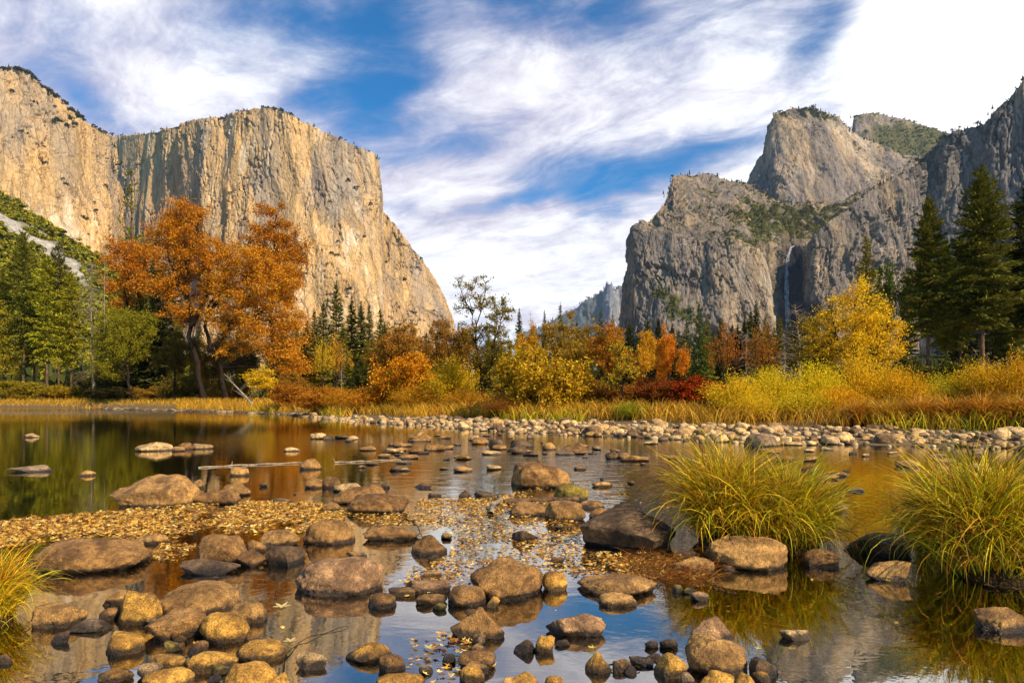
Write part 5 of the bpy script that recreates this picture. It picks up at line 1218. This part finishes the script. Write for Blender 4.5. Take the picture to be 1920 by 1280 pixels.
std(WILLOW, SF, 'shrub', 'willow_shrub', [
    (846, 40, 672, 96, (0.76, 0.488, 0.018), 'yellow upright willow right of the vivid orange bush'), (700, 44, 722, 110, (0.58, 0.24, 0.014), 'orange-gold willow below the vivid orange bush'),
    (790, 40, 720, 110, (0.60, 0.30, 0.016), 'gold willow between the orange bush and the yellow upright one'), (880, 38, 728, 110, (0.50, 0.26, 0.018), 'gold-brown willow at the shore below the thin young trees'), (640, 46, 728, 80, (0.55, 0.25, 0.016), 'gold willow at the left part of the shore thicket'),
    (940, 36, 738, 70, (0.34, 0.14, 0.02), 'brown spiky willow left of the largest olive-yellow bush'),
    (1186, 31, 752, 70, (0.24, 0.26, 0.016), 'small fresh green bush at the edge of the gravel bar'),
    (1385, 31, 700, 120, (0.74, 0.50, 0.018), 'broad yellow willow at the left end of the right thicket'), (1450, 33, 688, 105, (0.66, 0.50, 0.018), 'yellow willow second from the left in the right thicket'),
    (1525, 34, 676, 110, (0.74, 0.52, 0.018), 'yellow willow in front of the olive half-bare tree'), (1500, 29, 735, 120, (0.58, 0.45, 0.018), 'low yellow willow at the edge of the stones'),
    (1612, 36, 660, 115, (0.80, 0.50, 0.018), 'yellow willow directly below the big yellow tree'), (1692, 33, 688, 110, (0.74, 0.40, 0.016), 'yellow willow below the bare-trunked pine'),
    (1768, 34, 698, 110, (0.52, 0.44, 0.02), 'greenish-yellow willow below the tallest pine'), (1845, 33, 674, 105, (0.74, 0.45, 0.018), 'yellow willow near the right end of the thicket'),
    (1918, 31, 658, 120, (0.66, 0.38, 0.016), 'orange-yellow willow at the right edge of the frame'), (1572, 29, 722, 95, (0.72, 0.40, 0.016), 'low yellow willow beside the orange bunch grass'), (1415, 29, 738, 100, (0.71, 0.459, 0.018), 'low yellow willow above the large sedge clump')], 'willows of the far shore')
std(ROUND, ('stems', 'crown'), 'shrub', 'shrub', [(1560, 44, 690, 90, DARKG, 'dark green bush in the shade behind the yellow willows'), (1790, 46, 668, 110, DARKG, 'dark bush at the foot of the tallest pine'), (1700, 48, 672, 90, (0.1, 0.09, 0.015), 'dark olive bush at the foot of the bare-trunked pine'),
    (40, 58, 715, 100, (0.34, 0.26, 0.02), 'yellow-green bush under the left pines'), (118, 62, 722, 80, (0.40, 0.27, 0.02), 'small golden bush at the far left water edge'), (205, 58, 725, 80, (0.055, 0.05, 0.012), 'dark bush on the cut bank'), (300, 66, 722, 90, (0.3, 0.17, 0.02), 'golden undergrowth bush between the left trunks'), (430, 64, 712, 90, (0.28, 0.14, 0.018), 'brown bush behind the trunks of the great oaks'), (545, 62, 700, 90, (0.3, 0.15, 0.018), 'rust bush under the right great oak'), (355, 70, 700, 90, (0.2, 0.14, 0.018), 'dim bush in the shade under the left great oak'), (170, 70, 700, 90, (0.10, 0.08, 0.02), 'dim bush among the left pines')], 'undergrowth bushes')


def bare(name, u, Y, trunk, nb, reach, droop, label, seed, r=0.1, bark='bark_grey', sub=5):
    Y0 = Y
    for _ in range(8):
        if Y < shore((u - 960) / F * Y) + (Y0 - 50) * 0.9 + 1: Y = 0.4 * Y + 0.6 * (shore((u - 960) / F * Y) + (Y0 - 50) * 0.9 + 2)
    r *= Y / Y0; reach *= Y / Y0
    x0 = (u - 960) / F * Y; z0 = gz(x0, Y) - 0.1; loc = np.array([x0, Y, z0]); tr = [np.array(PX(p[0], p[1], Y)) - loc for p in trunk]
    a, b = bare_tree(seed, tr, nb, reach, droop, r, bark, sub); e = empty(name, tuple(loc), label, 'dead tree'); link('trunk', a, e); link('branches', b, e)


bare('dead_tree', 172, 62, [(176, 748), (173, 650), (170, 560), (170, 480)], 120, 2.6, 0.5, 'grey leafless tree with drooping twigs left of the lime-green tree', 401)
bare('dead_tree', 196, 68, [(196, 745), (196, 600), (195, 450)], 70, 1.5, 0.35, 'tall thin bare pole of a dead pine above the lime-green tree', 402, 0.09)
bare('dead_tree', 486, 52, [(484, 772), (462, 745), (440, 722), (420, 700)], 9, 1.6, -0.8, 'leaning bare snag reaching out over the water at left of centre', 403, 0.13)
bare('dead_tree', 994, 130, [(995, 735), (995, 660), (995, 582)], 60, 2.0, 0.2, 'thin bare spike of a dead fir against the sky in the gap', 404, 0.12, 'bark_grey', 3)
bare('dead_tree', 1400, 78, [(1400, 730), (1398, 680), (1402, 620)], 70, 2.4, 0.4, 'grey bare tree between the two rust-topped oaks', 405)
bare('dead_tree', 1470, 76, [(1470, 725), (1472, 670), (1470, 625)], 70, 2.2, 0.35, 'grey twiggy bare tree right of the rust-topped oaks', 406)
bare('dead_tree', 1500, 70, [(1500, 725), (1500, 650), (1490, 570)], 70, 2.8, -0.3, 'bare branched tree rising left of the big yellow tree', 407, 0.1)
bare('dead_tree', 640, 84, [(640, 740), (640, 690), (642, 650)], 40, 1.8, 0.2, 'pale bare sapling in front of the firs', 408, 0.07)
bare('dead_tree', 1855, 40, [(1860, 715), (1850, 690), (1822, 650)], 12, 1.0, -0.2, 'pale leaning dead branch sticking out of the thicket below the tallest pine', 409, 0.05)

# background woods on the valley floor: trees too deep in the shade to single out
def backwoods():
    rng = np.random.default_rng(61); pts = []; h = []
    for i in range(1150):
        Y = rng.uniform(150, 430); u = rng.uniform(-420, 2150); x = (u - 960) / F * Y
        if u < 620 and Y < 240 and False: continue
        pts.append((x, Y, gz(x, Y) - 0.3)); h.append(rng.uniform(10, 17) * (0.75 + 0.4 * (Y - 135) / 285))
    cone_trees(np.array(pts), np.array(h), rng, 'background_woods', 'dark mixed woods on the valley floor behind the shore trees', M['needle'], (0.05, 0.06, 0.016))


backwoods()


# ---------------------------------------------------------------- sedge clumps and grasses
def blades(rng, roots, az, pitch0, L, bend, width, seg=9):
    n = len(roots); t = np.linspace(0, 1, seg + 1); P = np.empty((n, seg + 1, 3)); P[:, 0] = roots; pitch = pitch0.copy(); a = az.copy(); st = L / seg; tw = rng.normal(size=n) * 0.11
    for s in range(seg):
        P[:, s + 1] = P[:, s] + np.stack([np.cos(pitch) * np.cos(a), np.cos(pitch) * np.sin(a), np.sin(pitch)], 1) * st[:, None]
        pitch = np.maximum(pitch - bend / seg * (0.35 + 1.3 * t[s]), -1.45); a = a + tw
    P[:, 1:, 2] = np.maximum(P[:, 1:, 2], 0.015 - 0.02)
    tg = np.gradient(P, axis=1); face = rng.uniform(0, 6.28, n); side = np.stack([np.cos(face), np.sin(face), np.zeros(n)], 1)[:, None] + 0 * tg
    side = side - tg * ((side * tg).sum(-1) / ((tg * tg).sum(-1) + 1e-9))[..., None]; side /= np.linalg.norm(side, axis=-1)[..., None] + 1e-9
    w = width[:, None] * np.interp(t, [0, 0.3, 0.7, 1], [0.7, 1, 0.75, 0.06])[None]
    V = np.stack([P - side * w[..., None] / 2, P + side * w[..., None] / 2], 2).reshape(-1, 3)
    i = (np.arange(n) * (seg + 1) * 2)[:, None] + (np.arange(seg) * 2)[None]
    return V, np.stack([i, i + 1, i + 3, i + 2], -1).reshape(-1, 4)


def tussock_meshes(seed, n, rx, ry, L0, L1, width, bend=(1.6, 3.1), mound=0.3, mat='sedge'):
    rng = np.random.default_rng(seed); a = rng.uniform(0, 6.28, n); r = rng.random(n) ** 0.55
    roots = np.stack([np.cos(a) * r * rx, np.sin(a) * r * ry, mound * np.sqrt(np.maximum(0, 1 - r * r)) * 0.9], 1)
    m_ = 9; sc = rng.normal(size=(m_, 2)) * 0.5; sub = rng.integers(m_, size=n); mul = rng.uniform(0.68, 1.12, m_); leanx = rng.normal(size=m_) * 0.35      # several tufts grown together
    roots[:, 0] = 0.45 * roots[:, 0] + 0.62 * np.clip(sc[sub, 0], -1, 1) * rx; roots[:, 1] = 0.45 * roots[:, 1] + 0.62 * np.clip(sc[sub, 1], -1, 1) * ry
    out = leanx[sub] + np.arctan2(np.sin(a) * ry, np.cos(a) * rx) + rng.normal(size=n) * (0.5 + 0.9 * (1 - r)); pitch = np.clip(1.54 - 0.36 * r + rng.normal(size=n) * 0.17, 0.5, 1.57)
    L = rng.uniform(0.8 * L0, 1.06 * L1, n) * mul[sub] * (0.74 + 0.16 * r) * np.where(rng.random(n) < 0.07, 1.22, 1.0); b = rng.uniform(*bend, n) * (0.5 + 0.75 * r) * np.where(rng.random(n) < 0.12, 0.35, 1.0) * rng.uniform(0.6, 1.25, n)
    V, Q = blades(rng, roots, out, pitch, L, b, width * rng.uniform(0.6, 1.3, n))
    V2, T2 = ICO[4]; W = V2 * np.array([rx * 1.06, ry * 1.06, mound * 1.0]) * (1 + 0.12 * fbm(V2 * 3 + seed, 3))[:, None]
    return W, T2, make_mesh('blades', V, [Q], M[mat], True)


mm_, k = new_mat('sedge_root_shade'); _n = k.noise(k.mapv(k.pos.outputs['Position'], scale=(60, 60, 8)), 1.0, 4, 0.6); finish(k, k.mix(_n, (0.012, 0.008, 0.004), (0.10, 0.06, 0.022)), 0.95, _n, 1.0, 0.03, 0.1); M['root'] = mm_  # dead root matter, coloured dark to stand in for the clump's inner shade


def tussock(u, vb, w_m, label, seed, n, L0, L1, rx, ry, mound, color=(1, 1, 1), width=0.009, Y=None, group=None, bend=(1.3, 2.9), mat='sedge', name='sedge_clump'):
    Y = Y or EYE * F / (vb - HZ) + 0.7 * ry; x = (u - 960) / F * Y; z = max(gz(x, Y), -0.05)
    q_ = 0.70; L0, L1, rx, ry, mound, width = L0 * q_, L1 * q_, rx * q_, ry * q_, mound * q_, width * q_
    W, T, bl = tussock_meshes(seed, n, rx, ry, L0, L1, width, bend, mound, mat)
    e = empty(name, (x, Y, z), label, 'grass clump', group); link('root_mound', make_mesh('root_mound', W, [T], M['root']), e); o = link('blades', bl, e, color=color); return e


tussock(1372, 1044, 1, 'large sedge clump with golden drooping blades, behind the big tan boulder', 71, 4800, 0.78, 1.48, 0.40, 0.36, 0.34, width=0.0115)
tussock(1478, 1042, 1, 'greener sedge clump grown together with the large one, on its right', 72, 3600, 0.68, 1.30, 0.31, 0.34, 0.30, (0.9, 1.0, 0.9), width=0.0115)
tussock(1866, 1098, 1, 'sedge clump at the right edge arching over black water', 73, 5200, 0.85, 1.50, 0.42, 0.40, 0.22, (0.95, 1.02, 0.9), width=0.011)
tussock(-40, 1190, 1, 'bright yellow grass clump cut by the left edge of the frame', 74, 2600, 0.40, 0.74, 0.22, 0.24, 0.18, (1.15, 1.08, 0.8), width=0.007)
BUNCH = [(1612, 22.5, 0.8), (1668, 22.0, 0.85), (1725, 21.7, 0.9), (1785, 21.2, 0.9), (1842, 20.8, 0.95), (1900, 20.4, 0.95), (1950, 20.0, 0.9)]
W_, T_, BL_ = tussock_meshes(75, 1500, 0.35, 0.35, 0.9, 1.5, 0.022, (1.0, 2.4), 0.25, 'straw'); rm_ = make_mesh('root_mound', W_, [T_], M['root'])
for i, (u, Y, s) in enumerate(BUNCH):
    x = (u - 960) / F * Y; e = empty('bunch_grass', (x, Y, gz(x, Y) - 0.03), ['orange bunch grass at the left end of the row below the right thicket', 'second orange bunch grass of the row below the right thicket', 'third bunch grass, leaning over the stones', 'bunch grass in the middle of the row below the right thicket',
        'orange bunch grass below the greenish willow', 'orange bunch grass next to the right edge', 'orange bunch grass cut by the right edge of the frame'][i], 'grass clump', 'orange bunch grasses on the right bank')
    e.scale = (s, s, s * 0.95); e.rotation_euler[2] = i * 1.3
    link('root_mound', rm_, e); link('blades', BL_, e, color=(1.0, PR.uniform(0.72, 0.95), 0.8))


def grass_field(name, regions, seed, mat, label, color):
    rng = np.random.default_rng(seed); VV = []; QQ = []; off = 0
    for (u0, u1, d0, d1, n, h, wd) in regions:
        u = rng.uniform(u0, u1, n); d = rng.uniform(d0, d1, n)
        Yg = 40.0 * np.ones(n)
        for _ in range(12): Yg = 0.5 * Yg + 0.5 * (shore((u - 960) / F * Yg) + d)
        x = (u - 960) / F * Yg; f = fbm(np.stack([x / 1.5, Yg / 1.5, 0 * x], -1), 2); ok = f > rng.uniform(-0.9, 0.3, n); x, Yg = x[ok], Yg[ok]; m = len(x)
        z = ground_z(x, Yg); L = h * rng.uniform(0.6, 1.25, m); az = rng.uniform(0, 6.28, m); lean = rng.normal(size=m) * 0.3
        V, Q = blades(rng, np.stack([x, Yg, 0 * z], 1), az, np.clip(1.25 + lean * 0.4, 0.7, 1.55), L, rng.uniform(0.5, 2.0, m), wd * rng.uniform(0.6, 1.3, m), 5)
        V[:, 2] += np.repeat(z, 12); VV.append(V); QQ.append(Q + off); off += len(V)
    o = link(name, make_mesh(name, np.concatenate(VV), [np.concatenate(QQ)], M[mat], True), color=color); tag(o, label, None, None, 'stuff')


grass_field('bank_grass', [(330, 545, 0.6, 7, 5200, 0.8, 0.035), (500, 660, 1.6, 6, 2200, 0.75, 0.03), (640, 800, 4.0, 8, 2000, 0.75, 0.03), (780, 1000, 5.5, 9, 2400, 0.75, 0.03), (980, 1320, 6.0, 10, 2600, 0.7, 0.028), (1300, 1960, 5.2, 9, 3000, 0.75, 0.026), (-60, 190, 1.0, 8, 2600, 0.7, 0.04), (190, 340, 3, 14, 1500, 0.6, 0.04)], 81, 'straw', 'golden grass along the far banks', (1.0, 0.92, 0.75))
grass_field('bank_grass', [(930, 1100, 4.6, 7, 700, 0.6, 0.028), (470, 520, 0.4, 2, 350, 0.7, 0.03), (600, 640, 1, 3, 160, 0.7, 0.03), (1640, 1960, 4.5, 6, 600, 0.7, 0.026)], 82, 'sedge', 'green grass tufts along the far banks', (0.8, 0.95, 0.9))
grass_field('meadow', [(-100, 2000, 12, 60, 9000, 0.7, 0.07)], 83, 'straw', 'dry meadow grass between the shore trees', (0.85, 0.75, 0.55))
# the dry needles and stalks heaped at the foot of the sedge
rng_ = np.random.default_rng(88); n_ = 900
uu = rng_.uniform(1180, 1345, n_); vv = rng_.uniform(1040, 1095, n_); YY = EYE * F / (vv - HZ); xx = (uu - 960) / F * YY
Vd, Qd = blades(rng_, np.stack([xx, YY, rng_.uniform(0.0, 0.03, n_)], 1), rng_.uniform(0, 6.28, n_), rng_.uniform(0.0, 0.5, n_), rng_.uniform(0.08, 0.26, n_), rng_.uniform(0.3, 1.0, n_), np.full(n_, 0.004), 4)
od = link('stalk_litter', make_mesh('stalk_litter', Vd, [Qd], M['straw'], True), color=(0.42, 0.26, 0.26)); tag(od, 'rust-brown dry stalks matted at the foot of the large sedge clump', None, None, 'stuff')

# ---------------------------------------------------------------- driftwood and reeds
def stick(name, pts, r0, r1, label, cat, bark='bark_grey', forks=()):
    r0, r1 = r0 * 0.7, r1 * 0.7; P = np.array([((u - 960) / F * (EYE * F / (v - HZ)), EYE * F / (v - HZ), z * 0.7) for u, v, z in pts]); forks = [(a, b, c * 0.7) for a, b, c in forks]; loc = P[0].copy(); P = resample(P, 14) - loc; P[:, 2] += 0.006 * np.sin(np.arange(14) * 1.7)
    G_ = Geo(); G_.tube(P, np.linspace(r0, r1, 14), 7)
    for i, d, L in forks: G_.tube([P[i], P[i] + np.array(d) * L * 0.6, P[i] + np.array(d) * L], [r0 * 0.5, r0 * 0.35, r0 * 0.1], 5)
    tag(link(name, G_.mesh(name, M[bark]), None, tuple(loc)), label, cat)


stick('floating_branch', [(372, 877, 0.01), (450, 873, 0.02), (566, 868, 0.02)], 0.022, 0.018, 'long pale stick floating left of the rounded dark stone', 'branch', forks=((4, (0.1, 0.2, 0.9), 0.12),))
stick('floating_branch', [(628, 868, 0.02), (690, 865, 0.02), (752, 862, 0.01)], 0.02, 0.013, 'pale floating stick with an upright stub, right of the rounded dark stone', 'branch', forks=((0, (-0.4, 0, 0.9), 0.16), (1, (0.5, 0, 0.7), 0.1)))
stick('driftwood_plank', [(945, 944, 0.03), (1000, 941, 0.035), (1085, 939, 0.04)], 0.045, 0.035, 'straight brown driftwood pole lying behind the round tan boulder', 'driftwood', 'bark_red')
stick('driftwood', [(920, 966, 0.02), (924, 952, 0.07), (940, 946, 0.08), (934, 936, 0.06)], 0.045, 0.03, 'short twisted white driftwood left of the rectangular slab', 'driftwood')
stick('curved_reed', [(531, 1262, 0.004), (535, 1232, 0.01), (560, 1206, 0.012), (600, 1190, 0.01), (655, 1174, 0.006)], 0.004, 0.002, 'dark curved reed lying on the water below the big oval boulder', 'reed', 'bark_dark')
stick('twig', [(745, 990, 0.03), (760, 988, 0.12), (782, 997, 0.09), (792, 1010, 0.01)], 0.007, 0.004, 'thin arched twig over the flat thin slab', 'twig', 'bark_dark')
stick('twig', [(1336, 1102, 0.004), (1380, 1115, 0.012)], 0.006, 0.004, 'straight reddish stalk floating in front of the big tan boulder', 'twig', 'bark_red')
stick('twig', [(1845, 1100, 0.02), (1925, 1113, 0.04)], 0.008, 0.006, 'yellowish stalk under the right sedge clump', 'twig', 'bark_red')
stick('twig', [(1118, 1252, 0.02), (1160, 1253, 0.02), (1200, 1255, 0.015)], 0.006, 0.004, 'thin twig along the foot of the low stone at bottom right of centre', 'twig', 'bark_dark')


def big_leaf(u, v, s, col, label, seed):
    rng = np.random.default_rng(seed); s *= 0.66; Y = EYE * F / (v - HZ); x = (u - 960) / F * Y; n = 20; a = np.arange(n) / n * 6.283
    r = s * (0.62 + 0.38 * np.cos(a * 5) + 0.06 * rng.normal(size=n)) ; r = np.maximum(r, 0.22 * s)
    V = np.stack([r * np.cos(a), r * np.sin(a), 0.012 + 0.25 * r * r / s * 0.5], 1); V = np.concatenate([V, [[0, 0, 0.01]]])
    o = link('fallen_leaf', make_mesh('fallen_leaf', V, [np.array([[i, (i + 1) % n, n] for i in range(n)])], M['leaf'], False), None, (x, Y, 0.002), col); tag(o, label, 'leaf')


big_leaf(528, 1140, 0.085, (0.80, 0.62, 0.25), 'pale yellow maple leaf floating right of the lower left cluster of stones', 1)
big_leaf(1664, 1091, 0.035, (0.70, 0.62, 0.08), 'bright yellow leaf at the foot of the slanted stone between the sedge clumps', 2)
big_leaf(1110, 1218, 0.035, (0.72, 0.68, 0.12), 'lemon-yellow leaf beside the upright cone-shaped stone', 3)
big_leaf(545, 1205, 0.06, (0.74, 0.56, 0.22), 'buff leaf floating by the curved reed', 4)
big_leaf(1422, 1220, 0.03, (0.74, 0.58, 0.12), 'yellow leaf right of the heart-shaped boulder', 5)
big_leaf(805, 1218, 0.05, (0.76, 0.60, 0.24), 'pale leaf on the blue reflection below the peaked stone', 6)
